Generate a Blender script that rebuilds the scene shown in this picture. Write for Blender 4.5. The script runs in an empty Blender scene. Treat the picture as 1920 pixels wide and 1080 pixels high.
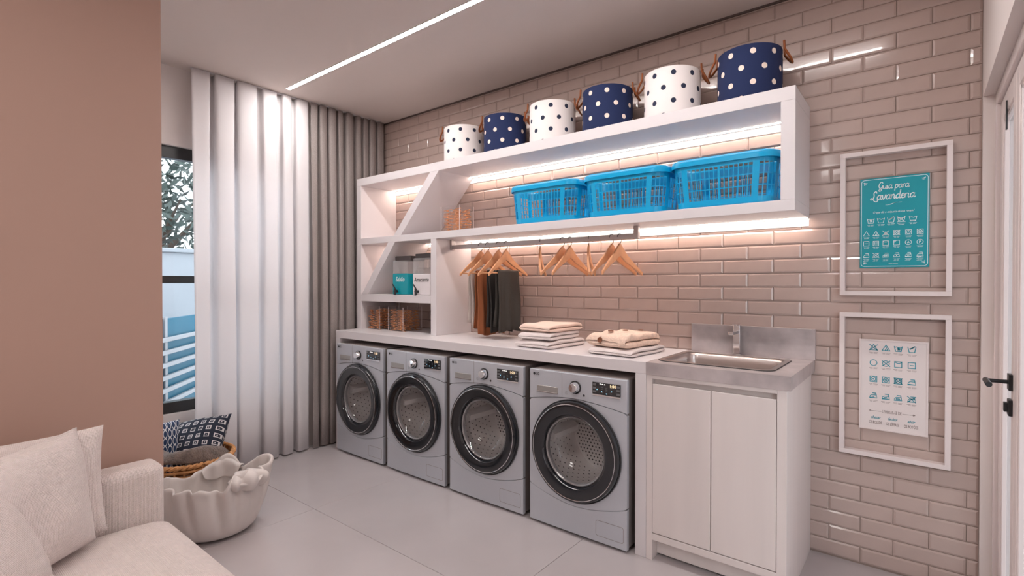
import bpy, math, random
from mathutils import Vector, Matrix
random.seed(7)
PI = math.pi
scene = bpy.context.scene
C = scene.collection

# ------------------------------------------------------------------ camera
cam_d = bpy.data.cameras.new('camera')
cam_d.sensor_width = 36.0
cam_d.lens = 958.0 / 1920.0 * 36.0
cam_d.clip_start = 0.02
cam = bpy.data.objects.new('camera', cam_d)
C.objects.link(cam)
cam.location = (0, 0, 1.25)
cam.rotation_euler = (math.radians(90 - 0.537), 0, math.radians(38.777))
scene.camera = cam

# ------------------------------------------------------------------ sky, exposure
world = bpy.data.worlds.new('sky')
scene.world = world
world.use_nodes = True
wn = world.node_tree
wn.nodes.clear()
w_out = wn.nodes.new('ShaderNodeOutputWorld')
w_bg = wn.nodes.new('ShaderNodeBackground')
w_bg.inputs['Color'].default_value = (0.95, 0.96, 1.0, 1)      # even, bright overcast sky
w_bg.inputs['Strength'].default_value = 3.0
wn.links.new(w_bg.outputs['Background'], w_out.inputs['Surface'])

vs = scene.view_settings
vs.view_transform = 'Standard'
vs.look = 'None'
vs.gamma = 1.0
vs.use_curve_mapping = False
vs.exposure = 0.36
cy = scene.cycles
cy.max_bounces = 8
cy.diffuse_bounces = 4
cy.glossy_bounces = 3
cy.transmission_bounces = 4
cy.transparent_max_bounces = 12
cy.caustics_reflective = False
cy.caustics_refractive = False
cy.adaptive_threshold = 0.02

# strengths of the room's lamps and the added fill lamps (W per m2 of emitting face, as emission strength)
CEIL_LED = 90.0
SHELF_LED = 34.0
FILL_LAMP = 11.0
WARM = (1.0, 0.78, 0.66)
PINK = (1.0, 0.94, 0.91)

# ------------------------------------------------------------------ helpers
def srgb(r, g, b):
    f = lambda c: (c / 12.92 if c <= 0.04045 else ((c + 0.055) / 1.055) ** 2.4)
    return tuple(f(v / 255.0) for v in (r, g, b))

MATS = {}
def mat(name, col, rough=0.5, metal=0.0, noise=None, bump=None, coat=0.0, spec=None, sheen=0.0,
        emit=None, trans=0.0, alpha=1.0):
    """noise=(scale, amount): soft colour variation; bump=(scale, strength, kind)"""
    m = bpy.data.materials.new(name)
    m.use_nodes = True
    nt = m.node_tree
    b = nt.nodes['Principled BSDF']
    b.inputs['Base Color'].default_value = (*col, 1)
    b.inputs['Roughness'].default_value = rough
    b.inputs['Metallic'].default_value = metal
    b.inputs['Coat Weight'].default_value = coat
    b.inputs['Sheen Weight'].default_value = sheen
    b.inputs['Transmission Weight'].default_value = trans
    b.inputs['Alpha'].default_value = alpha
    if spec is not None:
        b.inputs['Specular IOR Level'].default_value = spec
    if emit:
        b.inputs['Emission Color'].default_value = (*emit[0], 1)
        b.inputs['Emission Strength'].default_value = emit[1]
    tc = None
    if noise or bump:
        tc = nt.nodes.new('ShaderNodeTexCoord')
    if noise:
        n = nt.nodes.new('ShaderNodeTexNoise')
        n.inputs['Scale'].default_value = noise[0]
        n.inputs['Detail'].default_value = 6
        if len(noise) > 2:
            mp = nt.nodes.new('ShaderNodeMapping')
            mp.inputs['Scale'].default_value = noise[2]
            nt.links.new(tc.outputs['Object'], mp.inputs['Vector'])
            nt.links.new(mp.outputs['Vector'], n.inputs['Vector'])
        else:
            nt.links.new(tc.outputs['Object'], n.inputs['Vector'])
        mr = nt.nodes.new('ShaderNodeMapRange')
        mr.inputs['From Min'].default_value = 0.3
        mr.inputs['From Max'].default_value = 0.7
        mr.inputs['To Min'].default_value = 1 - noise[1]
        mr.inputs['To Max'].default_value = 1 + noise[1]
        nt.links.new(n.outputs['Fac'], mr.inputs['Value'])
        mx = nt.nodes.new('ShaderNodeVectorMath')
        mx.operation = 'SCALE'
        mx.inputs[0].default_value = col
        nt.links.new(mr.outputs['Result'], mx.inputs['Scale'])
        nt.links.new(mx.outputs['Vector'], b.inputs['Base Color'])
    if bump:
        kind = bump[2] if len(bump) > 2 else 'noise'
        bp = nt.nodes.new('ShaderNodeBump')
        bp.inputs['Strength'].default_value = bump[1]
        bp.inputs['Distance'].default_value = bump[3] if len(bump) > 3 else 0.002
        if kind == 'noise':
            n2 = nt.nodes.new('ShaderNodeTexNoise')
            n2.inputs['Scale'].default_value = bump[0]
            n2.inputs['Detail'].default_value = 4
            nt.links.new(tc.outputs['Object'], n2.inputs['Vector'])
            nt.links.new(n2.outputs['Fac'], bp.inputs['Height'])
        else:  # weave: three crossed fine waves
            acc = None
            for ax in ('X', 'Y', 'Z'):
                wv = nt.nodes.new('ShaderNodeTexWave')
                wv.wave_type = 'BANDS'
                wv.bands_direction = ax
                wv.inputs['Scale'].default_value = bump[0]
                wv.inputs['Distortion'].default_value = 1.2
                wv.inputs['Detail'].default_value = 1
                nt.links.new(tc.outputs['Object'], wv.inputs['Vector'])
                if acc is None:
                    acc = wv.outputs['Fac']
                else:
                    ma = nt.nodes.new('ShaderNodeMath')
                    ma.operation = 'ADD'
                    nt.links.new(acc, ma.inputs[0])
                    nt.links.new(wv.outputs['Fac'], ma.inputs[1])
                    acc = ma.outputs[0]
            nt.links.new(acc, bp.inputs['Height'])
        nt.links.new(bp.outputs['Normal'], b.inputs['Normal'])
    MATS[name] = m
    return m

def emitter(name, col, strength):
    m = bpy.data.materials.new(name)
    m.use_nodes = True
    nt = m.node_tree
    nt.nodes.clear()
    o = nt.nodes.new('ShaderNodeOutputMaterial')
    e = nt.nodes.new('ShaderNodeEmission')
    e.inputs['Color'].default_value = (*col, 1)
    e.inputs['Strength'].default_value = strength
    nt.links.new(e.outputs[0], o.inputs['Surface'])
    return m

def thin_glass(name, tint=(1, 1, 1), gloss=0.08, rough=0.0, haze=0.0):
    """a thin clear pane: passes light straight, mirrors a little of it"""
    m = bpy.data.materials.new(name)
    m.use_nodes = True
    nt = m.node_tree
    nt.nodes.clear()
    o = nt.nodes.new('ShaderNodeOutputMaterial')
    t = nt.nodes.new('ShaderNodeBsdfTransparent')
    t.inputs['Color'].default_value = (*tint, 1)
    g = nt.nodes.new('ShaderNodeBsdfGlossy')
    g.inputs['Roughness'].default_value = rough
    fr = nt.nodes.new('ShaderNodeLayerWeight')
    fr.inputs['Blend'].default_value = 0.5
    pw = nt.nodes.new('ShaderNodeMath')
    pw.operation = 'POWER'
    pw.inputs[1].default_value = 5.0
    nt.links.new(fr.outputs['Facing'], pw.inputs[0])
    ad = nt.nodes.new('ShaderNodeMath')
    ad.operation = 'MULTIPLY_ADD'
    ad.inputs[1].default_value = 0.6
    ad.inputs[2].default_value = gloss
    ad.use_clamp = True
    nt.links.new(pw.outputs[0], ad.inputs[0])
    mx = nt.nodes.new('ShaderNodeMixShader')
    nt.links.new(ad.outputs[0], mx.inputs[0])
    nt.links.new(t.outputs[0], mx.inputs[1])
    nt.links.new(g.outputs[0], mx.inputs[2])
    last = mx
    if haze > 0:
        d = nt.nodes.new('ShaderNodeBsdfDiffuse')
        d.inputs['Color'].default_value = (0.85, 0.83, 0.83, 1)
        m2 = nt.nodes.new('ShaderNodeMixShader')
        m2.inputs[0].default_value = haze
        nt.links.new(mx.outputs[0], m2.inputs[1])
        nt.links.new(d.outputs[0], m2.inputs[2])
        last = m2
    nt.links.new(last.outputs[0], o.inputs['Surface'])
    return m

class MB:
    """collects shapes; build() links them as ONE mesh object"""
    def __init__(s):
        s.v = []
        s.f = []
    def add(s, vs_, fs):
        k = len(s.v)
        s.v += [tuple(p) for p in vs_]
        s.f += [tuple(i + k for i in f) for f in fs]
        return s
    def box(s, x0, x1, y0, y1, z0, z1):
        return s.add([(x0, y0, z0), (x1, y0, z0), (x1, y1, z0), (x0, y1, z0),
                      (x0, y0, z1), (x1, y0, z1), (x1, y1, z1), (x0, y1, z1)],
                     [(0, 3, 2, 1), (4, 5, 6, 7), (0, 1, 5, 4), (1, 2, 6, 5), (2, 3, 7, 6), (3, 0, 4, 7)])
    def prism_xz(s, poly, y0, y1):
        """poly of (x,z), counter-clockwise seen from -y"""
        n = len(poly)
        vs_ = [(x, y0, z) for x, z in poly] + [(x, y1, z) for x, z in poly]
        fs = [tuple(range(n)), tuple(range(2 * n - 1, n - 1, -1))]
        fs += [((i + 1) % n, i, n + i, n + (i + 1) % n) for i in range(n)]
        return s.add(vs_, fs)
    def prism_xy(s, poly, z0, z1):
        n = len(poly)
        vs_ = [(x, y, z0) for x, y in poly] + [(x, y, z1) for x, y in poly]
        fs = [tuple(range(n - 1, -1, -1)), tuple(range(n, 2 * n))]
        fs += [(i, (i + 1) % n, n + (i + 1) % n, n + i) for i in range(n)]
        return s.add(vs_, fs)
    def tube(s, path, r, seg=8, closed=False, flat=1.0):
        path = [Vector(p) for p in path]
        n = len(path)
        rr = r if isinstance(r, (list, tuple)) else [r] * n
        vs_, fs = [], []
        up = Vector((0, 0, 1))
        prev = None
        for i, p in enumerate(path):
            a = path[(i - 1) % n] if (closed or i > 0) else p
            b = path[(i + 1) % n] if (closed or i < n - 1) else p
            t = (b - a).normalized()
            if prev is None:
                u = up.cross(t)
                if u.length < 1e-3:
                    u = Vector((1, 0, 0)).cross(t)
            else:
                u = prev - t * prev.dot(t)
            u.normalize()
            prev = u
            w = t.cross(u)
            for k in range(seg):
                an = 2 * PI * k / seg
                vs_.append(p + u * math.cos(an) * rr[i] + w * math.sin(an) * rr[i] * flat)
        rng = n if closed else n - 1
        for i in range(rng):
            for k in range(seg):
                a0 = i * seg + k
                a1 = i * seg + (k + 1) % seg
                b0 = ((i + 1) % n) * seg + k
                b1 = ((i + 1) % n) * seg + (k + 1) % seg
                fs.append((a0, a1, b1, b0))
        if not closed:
            fs.append(tuple(range(seg - 1, -1, -1)))
            fs.append(tuple((n - 1) * seg + k for k in range(seg)))
        return s.add(vs_, fs)
    def lathe(s, prof, seg=32, axis='z', cx=0, cy=0, cz=0, cap=False):
        """prof of (radius, height); axis z up, or y (height along +y)"""
        vs_, fs = [], []
        n = len(prof)
        for r, h in prof:
            for k in range(seg):
                an = 2 * PI * k / seg
                if axis == 'z':
                    vs_.append((cx + r * math.cos(an), cy + r * math.sin(an), cz + h))
                else:
                    vs_.append((cx + r * math.cos(an), cy + h, cz + r * math.sin(an)))
        for i in range(n - 1):
            for k in range(seg):
                k2 = (k + 1) % seg
                q = (i * seg + k, i * seg + k2, (i + 1) * seg + k2, (i + 1) * seg + k)
                fs.append(q if axis == 'z' else q[::-1])
        if cap:
            fs.append(tuple(range(seg))[::-1] if axis == 'z' else tuple(range(seg)))
            e = tuple((n - 1) * seg + k for k in range(seg))
            fs.append(e if axis == 'z' else e[::-1])
        return s.add(vs_, fs)
    def grid(s, fn, nu, nv, closed_u=False):
        vs_ = [fn(i / (nu if closed_u else nu - 1), j / (nv - 1)) for j in range(nv) for i in range(nu)]
        fs = []
        for j in range(nv - 1):
            for i in range(nu if closed_u else nu - 1):
                i2 = (i + 1) % nu
                fs.append((j * nu + i, j * nu + i2, (j + 1) * nu + i2, (j + 1) * nu + i))
        return s.add(vs_, fs)
    def mesh(s, name, m, smooth=False):
        me = bpy.data.meshes.new(name)
        me.from_pydata(s.v, [], s.f)
        me.validate()
        me.update()
        if m:
            me.materials.append(m)
        if smooth:
            me.polygons.foreach_set('use_smooth', [True] * len(me.polygons))
            if smooth != 'all':
                try:
                    me.set_sharp_from_angle(angle=math.radians(40))
                except Exception:
                    pass
        return me
    def build(s, name, m, parent=None, smooth=False, bevel=0, loc=None, subsurf=0, solid=0, seg=2):
        o = bpy.data.objects.new(name, s.mesh(name, m, smooth))
        C.objects.link(o)
        if parent:
            o.parent = parent
        if loc:
            o.location = loc
        if solid:
            md = o.modifiers.new('thickness', 'SOLIDIFY')
            md.thickness = solid
            md.offset = 0
        if bevel:
            md = o.modifiers.new('bevel', 'BEVEL')
            md.width = bevel
            md.segments = seg
            md.limit_method = 'ANGLE'
            md.angle_limit = math.radians(35)
        if subsurf:
            md = o.modifiers.new('subdivision', 'SUBSURF')
            md.levels = md.render_levels = subsurf
        return o

def mesh_obj(name, me, parent=None, loc=None, rot=None):
    o = bpy.data.objects.new(name, me)
    C.objects.link(o)
    if parent:
        o.parent = parent
    if loc:
        o.location = loc
    if rot:
        o.rotation_euler = rot
    return o

def tag(o, label=None, cat=None, group=None, kind=None):
    if label:
        o['label'] = label
    if cat:
        o['category'] = cat
    if group:
        o['group'] = group
    if kind:
        o['kind'] = kind
    return o

def thing(name, label, cat, loc=(0, 0, 0), rz=0.0, group=None):
    o = bpy.data.objects.new(name, None)
    o.empty_display_size = 0.1
    C.objects.link(o)
    o.location = loc
    o.rotation_euler = (0, 0, rz)
    return tag(o, label, cat, group)

def copy_tree(o, parent=None):
    c = o.copy()
    C.objects.link(c)
    c.parent = parent
    for ch in list(o.children):
        copy_tree(ch, c)
    return c

def text_mesh(s_, size, m, shear=0.0, bold=0.0, align='CENTER', squeeze=1.0):
    """lettering as a flat mesh in the XZ plane, facing -y"""
    cu = bpy.data.curves.new('lettering', 'FONT')
    cu.body = s_
    cu.size = size
    cu.shear = shear
    cu.offset = bold
    cu.align_x = align
    cu.align_y = 'CENTER'
    cu.resolution_u = 3
    t = bpy.data.objects.new('lettering', cu)
    C.objects.link(t)
    dg = bpy.context.evaluated_depsgraph_get()
    me = bpy.data.meshes.new_from_object(t.evaluated_get(dg))
    bpy.data.objects.remove(t)
    bpy.data.curves.remove(cu)
    me.transform(Matrix.Diagonal((squeeze, 1, 1, 1)))
    me.transform(Matrix.Rotation(PI / 2, 4, 'X'))
    me.materials.clear()
    me.materials.append(m)
    return me

def ribbons(strokes, w, y=0.0):
    """flat strokes in the XZ plane: list of (points, closed)"""
    b = MB()
    for pts, closed in strokes:
        n = len(pts)
        L, R = [], []
        for i in range(n):
            p = Vector(pts[i])
            a = Vector(pts[(i - 1) % n]) if (closed or i > 0) else p
            c = Vector(pts[(i + 1) % n]) if (closed or i < n - 1) else p
            t = c - a
            if t.length < 1e-9:
                t = Vector((1, 0))
            t.normalize()
            nn = Vector((-t.y, t.x))
            k = 1.0
            if (closed or 0 < i < n - 1):
                d1 = (p - a)
                if d1.length > 1e-9:
                    d1.normalize()
                    n1 = Vector((-d1.y, d1.x))
                    k = min(1.0 / max(0.4, nn.dot(n1)), 2.0)
            L.append((p.x + nn.x * w / 2 * k, y, p.y + nn.y * w / 2 * k))
            R.append((p.x - nn.x * w / 2 * k, y, p.y - nn.y * w / 2 * k))
        vs_ = L + R
        fs = []
        for i in range(n if closed else n - 1):
            j = (i + 1) % n
            fs.append((i, n + i, n + j, j))
        b.add(vs_, fs)
    return b

def spline(pts, k=6):
    """Catmull-Rom through 2-D points"""
    P = [Vector(p) for p in pts]
    P = [2 * P[0] - P[1]] + P + [2 * P[-1] - P[-2]]
    out = []
    for i in range(1, len(P) - 2):
        for j in range(k):
            t = j / k
            a, b, c, d = P[i - 1], P[i], P[i + 1], P[i + 2]
            out.append(tuple(0.5 * ((2 * b) + (c - a) * t + (2 * a - 5 * b + 4 * c - d) * t * t + (3 * b - a - 3 * c + d) * t ** 3)))
    out.append(tuple(P[-2]))
    return out

def rrect(x0, x1, y0, y1, r, n=6):
    out = []
    for cx, cy, a0 in ((x1 - r, y1 - r, 0), (x0 + r, y1 - r, PI / 2), (x0 + r, y0 + r, PI), (x1 - r, y0 + r, 1.5 * PI)):
        for i in range(n + 1):
            a = a0 + PI / 2 * i / n
            out.append((cx + r * math.cos(a), cy + r * math.sin(a)))
    return out

# ------------------------------------------------------------------ materials
m_brown = mat('brown_wall_paint', srgb(174, 142, 129), 0.75, noise=(1.2, 0.02), bump=(90, 0.05))
m_white_wall = mat('white_wall_paint', srgb(226, 216, 212), 0.7, noise=(1.5, 0.015), bump=(90, 0.05))
m_ceiling = mat('ceiling_paint', srgb(216, 204, 198), 0.8, noise=(1.5, 0.015))
m_tile = mat('glazed_tile', srgb(188, 168, 160), 0.16, noise=(9, 0.035), bump=(14, 0.10, 'noise', 0.004), coat=0.3)
m_grout = mat('grout', srgb(150, 132, 124), 0.9, noise=(60, 0.05))
m_floor = mat('porcelain_floor', srgb(188, 181, 182), 0.16, noise=(1.6, 0.06), bump=(5, 0.02))
m_floor_joint = mat('floor_joint', srgb(150, 140, 138), 0.8)
m_lacquer = mat('white_lacquer', srgb(220, 215, 217), 0.35, noise=(3, 0.01))
m_paleoak = mat('pale_wood_laminate', srgb(222, 213, 210), 0.45, noise=(1.0, 0.05, (9, 9, 0.7)), bump=(40, 0.03))
m_stone = mat('grey_stone', srgb(180, 170, 170), 0.28, noise=(9, 0.22), bump=(25, 0.03))
m_silver = mat('silver_enamel', srgb(196, 200, 208), 0.3, 0.2, noise=(2, 0.01))
m_silver_dark = mat('grey_case', srgb(140, 132, 130), 0.4, 0.2)
m_chrome = mat('chrome', (0.82, 0.82, 0.84), 0.09, 1.0)
m_steel = mat('brushed_steel', (0.62, 0.56, 0.54), 0.3, 1.0, bump=(120, 0.04))
m_black_gloss = mat('black_gloss', (0.012, 0.014, 0.018), 0.07, coat=0.5)
m_black = mat('black_plastic', (0.02, 0.02, 0.022), 0.4)
m_black_metal = mat('black_metal', (0.03, 0.03, 0.032), 0.38, 0.6)
m_drum = mat('drum_steel', (0.86, 0.82, 0.81), 0.4, 0.15)
m_hole = mat('drum_hole', (0.05, 0.045, 0.05), 0.8)
m_door_glass = thin_glass('washer_glass', (0.97, 0.97, 0.97), 0.05)
m_pane = thin_glass('window_glass', (0.93, 0.97, 0.98), 0.03)
m_acrylic = thin_glass('clear_acrylic', (0.985, 0.98, 0.98), 0.02, haze=0.012)
m_wood = mat('beech_wood', srgb(214, 158, 118), 0.42, noise=(22, 0.08), bump=(60, 0.04))
m_peg = mat('peg_wood', srgb(206, 140, 92), 0.6, noise=(40, 0.3))
m_leather = mat('tan_leather', srgb(150, 84, 44), 0.5, noise=(30, 0.12))
m_blue_plastic = mat('blue_plastic', srgb(0, 160, 212), 0.3, spec=0.5)
m_teal = mat('teal_print', srgb(0, 152, 166), 0.35, noise=(8, 0.02))
m_poster_white = mat('white_print', srgb(226, 216, 214), 0.4)
m_ink_white = mat('white_ink', srgb(226, 240, 242), 0.5)
m_ink_teal = mat('teal_ink', srgb(0, 140, 158), 0.5)
m_ink_grey = mat('grey_ink', srgb(120, 104, 100), 0.6)
m_ink_dark = mat('dark_ink', srgb(60, 54, 54), 0.5)
m_frame_white = mat('frame_paint', srgb(226, 214, 212), 0.4)
m_sofa = mat('sofa_fabric', srgb(228, 214, 210), 0.9, noise=(60, 0.05), bump=(78, 0.5, 'weave', 0.004), sheen=0.2)
m_canvas = mat('canvas', srgb(214, 206, 202), 0.9, noise=(6, 0.05), bump=(300, 0.12))
m_wicker = mat('wicker', srgb(196, 140, 88), 0.6, noise=(40, 0.15))
m_fur = mat('brown_fur', srgb(110, 94, 86), 0.95, noise=(35, 0.35), bump=(120, 0.8, 'noise', 0.01), sheen=0.4)
m_grey_curtain = mat('grey_curtain', srgb(158, 149, 146), 0.95, noise=(220, 0.14), bump=(260, 0.25))
m_black_frame = mat('window_frame_black', (0.018, 0.016, 0.016), 0.35)
m_cloth_beige = mat('beige_cloth', srgb(232, 206, 192), 0.95, noise=(18, 0.04), bump=(380, 0.25))
m_cloth_grey = mat('pale_grey_cloth', srgb(222, 212, 210), 0.95, noise=(18, 0.03), bump=(380, 0.2))
m_knit = mat('oatmeal_knit', srgb(236, 208, 190), 0.98, noise=(60, 0.10), bump=(110, 0.9, 'noise', 0.006))
m_button = mat('brown_button', srgb(122, 74, 50), 0.35, noise=(80, 0.2))
m_pants_grey = mat('grey_trouser_cloth', srgb(178, 166, 160), 0.9, bump=(300, 0.15))
m_pants_brown = mat('brown_trouser_cloth', srgb(150, 88, 54), 0.9, bump=(300, 0.15))
m_pants_black = mat('black_trouser_cloth', srgb(46, 42, 40), 0.85, bump=(300, 0.15))
m_pants_charcoal = mat('charcoal_trouser_cloth', srgb(58, 54, 50), 0.85, bump=(300, 0.15))
m_led = emitter('led_diodes', WARM, SHELF_LED)
m_led_band = emitter('led_diffuser', (1.0, 0.93, 0.87), 1.15)
m_ceiling_led = emitter('ceiling_led_diffuser', PINK, CEIL_LED)
m_fill_lamp = emitter('flush_lamp_diffuser', PINK, FILL_LAMP)
m_door_paint = mat('door_paint', srgb(228, 216, 214), 0.3)
m_alu = mat('anodised_aluminium', srgb(186, 178, 176), 0.35, 0.5)

# ================================================================== THE ROOM
YW, XL, XR, ZC = 2.73, -3.68, 0.18, 2.61      # tile face, window wall, door wall, ceiling
YG = YW + 0.006                               # grout plane
XP, YP = -2.33, 0.705                         # brown partition face and its end
YF = -2.6                                     # wall behind the viewer

# floor: joint-coloured bed and large porcelain slabs
floor = tag(MB().box(XL - 0.15, 0.34, YF - 0.1, YG + 0.1, -0.06, -0.004).build('floor', m_floor_joint), kind='structure')
fx = [XL - 0.15, -2.62, -1.287, 0.046, 0.34]
fy = [YF - 0.1, -1.154, 0.179, 1.512, YG + 0.1]
for i in range(4):
    for j in range(4):
        g = 0.0010
        w, d = fx[i + 1] - fx[i] - 2 * g, fy[j + 1] - fy[j] - 2 * g
        MB().box(-w / 2, w / 2, -d / 2, d / 2, -0.004, 0.0).build(
            'floor_tile', m_floor, floor, loc=((fx[i] + fx[i + 1]) / 2, (fy[j] + fy[j + 1]) / 2, 0), bevel=0.0008, seg=1)

ceiling = tag(MB().box(XL - 0.15, 0.34, YF - 0.1, YG + 0.12, ZC, ZC + 0.1).build('ceiling', m_ceiling), kind='structure')

m_shadow_gap = mat('shadow_gap', srgb(92, 80, 76), 0.8)
# tiled back wall
wall_back = tag(MB().box(XL - 0.15, 0.34, YG, YG + 0.12, -0.06, ZC + 0.1).build('wall_back', m_grout), kind='structure')
gap_strip = tag(MB().box(XL, XR, YW - 0.002, YG, 2.600, ZC).build('trim_1', m_shadow_gap), kind='structure')  # solid dark strip, colour stands in for shade in the gap under the ceiling

ca, sa = math.cos(math.radians(38.777)), math.sin(math.radians(38.777))
def px_of(x, y, z):
    d = -x * sa + y * ca
    return 960 + 958 * (x * ca + y * sa) / d, 531 - 958 * (z - 1.25) / d, d
tile_meshes = {}
TP, TH, JT = 0.236, 0.068, 0.0028
def tile_mesh(w, h):
    key = (round(w, 4), round(h, 4))
    if key not in tile_meshes:
        b = MB()
        e = min(0.0075, w / 3, h / 3)
        D = 0.0062
        b.add([(0, D, 0), (w, D, 0), (w, D, h), (0, D, h),
               (0, 0.0036, 0), (w, 0.0036, 0), (w, 0.0036, h), (0, 0.0036, h),
               (e, 0, e), (w - e, 0, e), (w - e, 0, h - e), (e, 0, h - e)],
              [(8, 9, 10, 11), (4, 5, 9, 8), (5, 6, 10, 9), (6, 7, 11, 10), (7, 4, 8, 11),
               (0, 1, 5, 4), (1, 2, 6, 5), (2, 3, 7, 6), (3, 0, 4, 7)])
        tile_meshes[key] = b.mesh('tile', m_tile)
    return tile_meshes[key]
tiles = []
k = -1
while True:
    z0 = 0.0075 + TH * k
    if z0 > 2.6:
        break
    z1 = min(z0 + TH, 2.6)
    zb = max(z0, 0.0)
    if z1 - zb > 0.008:
        x = (0.143 if k % 2 else 0.026) - TP * 17
        while x < XR:
            x0, x1 = max(x, XL), min(x + TP, XR)
            if x1 - x0 > 0.008:
                tiles.append((x0 + JT / 2, zb + JT / 2, x1 - x0 - JT, z1 - zb - JT))
            x += TP
    k += 1
def tile_score(t):
    x, z, w, h = t
    cx, cz = x + w / 2, z + h / 2
    px, py, d = px_of(cx, YW, cz)
    hidden = (cx < -0.36 and cz < 0.86) or px < 735 or px > 1850 or py < -10 or py > 1090
    if -0.36 > cx and 1.9 > cz > 0.86 and px < 745:
        hidden = True
    if 0.86 < cz < 1.03 and -0.96 < cx < -0.38:
        hidden = True                      # behind the stone splashback
    ww, hh = min(w, 0.236), h
    a = ww * hh / (d * d) * ((cx * 0 + YW) / math.hypot(cx, YW))
    return -1 if hidden else a
tiles.sort(key=tile_score, reverse=True)
for x, z, w, h in tiles[:300]:
    mesh_obj('tile', tile_mesh(w, h), wall_back, (x, YW, z))
rest = MB()
for x, z, w, h in tiles[300:]:
    me = tile_mesh(w, h)
    rest.add([(v.co.x + x, v.co.y + YW, v.co.z + z) for v in me.vertices], [tuple(p.vertices) for p in me.polygons])
tag(rest.build('tile_field', m_tile, wall_back), kind='stuff')

# window wall with its opening, plus the alcove return and brown partition
WY0, WY1, WZ0, WZ1 = 0.86, 2.02, 0.425, 2.117
b = MB()
b.box(XL - 0.15, XL, YP - 0.15, WY0, 0, ZC).box(XL - 0.15, XL, WY1, YG, 0, ZC)
b.box(XL - 0.15, XL, WY0, WY1, 0, WZ0).box(XL - 0.15, XL, WY0, WY1, WZ1, ZC)
tag(b.build('wall_left', m_white_wall), kind='structure')
tag(MB().box(XL, XP - 0.15, YP - 0.15, YP, 0, ZC).build('wall_alcove', m_white_wall), kind='structure')
tag(MB().box(XP - 0.15, XP, YF, YP, 0, ZC).build('wall_partition', m_brown), kind='structure')
tag(MB().box(XP - 0.15, 0.34, YF - 0.1, YF, 0, ZC).build('wall_front', m_white_wall), kind='structure')

# window: black frame, two panes
win = tag(bpy.data.objects.new('window_1', None), kind='structure')
C.objects.link(win)
win.location = (XL - 0.06, 0, 0)
fr = MB()
fr.box(-0.03, 0.03, WY0, WY1, WZ0, WZ0 + 0.07).box(-0.03, 0.03, WY0, WY1, WZ1 - 0.075, WZ1)
fr.box(-0.03, 0.03, WY0, WY0 + 0.06, WZ0 + 0.07, WZ1 - 0.075).box(-0.03, 0.03, WY1 - 0.06, WY1, WZ0 + 0.07, WZ1 - 0.075)
fr.build('window_frame', m_black_frame, win, bevel=0.002, seg=1)
MB().box(-0.028, 0.028, WY0 + 0.06, WY1 - 0.06, 1.250, 1.297).build('transom_bar', m_black_frame, win, bevel=0.002, seg=1)
MB().box(-0.003, 0.003, WY0 + 0.06, WY1 - 0.06, WZ0 + 0.07, 1.250).build('window_pane', m_pane, win)
MB().box(-0.003, 0.003, WY0 + 0.06, WY1 - 0.06, 1.297, WZ1 - 0.075).build('window_pane', m_pane, win)

# door wall on the right with its glazed double door
DY0, DZ = 0.95, 1.975
b = MB()
b.box(XR, 0.34, YF, DY0, 0, ZC).box(XR, 0.34, DY0, YG, DZ, ZC).box(XR, 0.34, 2.70, YG, 0, DZ)
tag(b.build('wall_right', m_white_wall), kind='structure')
door = tag(bpy.data.objects.new('door_1', None), kind='structure')
C.objects.link(door)
door.location = (0.215, 0, 0)
b = MB()
b.box(0, 0.07, DY0, 2.70, DZ - 0.045, DZ).box(0, 0.07, 2.665, 2.70, 0, DZ - 0.045).box(0, 0.07, DY0, DY0 + 0.035, 0, DZ - 0.045)
b.build('door_frame', m_door_paint, door, bevel=0.002, seg=1)
def door_leaf(y0, y1, handle_y, lever=True):
    st, z0, z1 = 0.062, 0.006, DZ - 0.048
    l = MB()
    l.box(0.012, 0.052, y0, y0 + st, z0, z1).box(0.012, 0.052, y1 - st, y1, z0, z1)
    l.box(0.012, 0.052, y0 + st, y1 - st, z0, z0 + 0.12).box(0.012, 0.052, y0 + st, y1 - st, z1 - 0.075, z1)
    leaf = l.build('door_leaf', m_door_paint, door, bevel=0.003, seg=1)
    bead = MB()
    bead.box(0.016, 0.03, y0 + st, y0 + st + 0.012, z0 + 0.12, z1 - 0.075).box(0.016, 0.03, y1 - st - 0.012, y1 - st, z0 + 0.12, z1 - 0.075)
    bead.box(0.016, 0.03, y0 + st, y1 - st, z1 - 0.087, z1 - 0.075)
    bead.build('glazing_bead', m_door_paint, leaf, bevel=0.002, seg=1)
    MB().box(0.029, 0.035, y0 + st, y1 - st, z0 + 0.12, z1 - 0.075).build('door_pane', m_pane, leaf)
    if not lever:
        return leaf
    h = MB()
    h.box(0.002, 0.012, handle_y - 0.022, handle_y + 0.022, 0.905, 0.957)
    h.tube([(0.004, handle_y, 0.931), (-0.050, handle_y, 0.931)], 0.0065, 12)
    h.tube([(-0.050, handle_y + 0.010, 0.931), (-0.050, handle_y - 0.095, 0.931)], 0.0085, 16)
    h.build('door_handle', m_black_metal, leaf, smooth=True, bevel=0.001, seg=1)
    k = MB()
    k.box(0.002, 0.012, handle_y - 0.022, handle_y + 0.022, 0.823, 0.875)
    k.box(-0.008, 0.004, handle_y - 0.012, handle_y + 0.012, 0.835, 0.865)
    k.build('door_lock', m_black_metal, leaf, bevel=0.002)
    return leaf
lf = door_leaf(2.250, 2.660, 2.290)
MB().box(0.008, 0.013, 2.465, 2.477, 1.785, 1.886).build('flush_bolt', m_black, lf, bevel=0.001, seg=1)
door_leaf(DY0 + 0.04, 2.245, 2.010, False)

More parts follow.
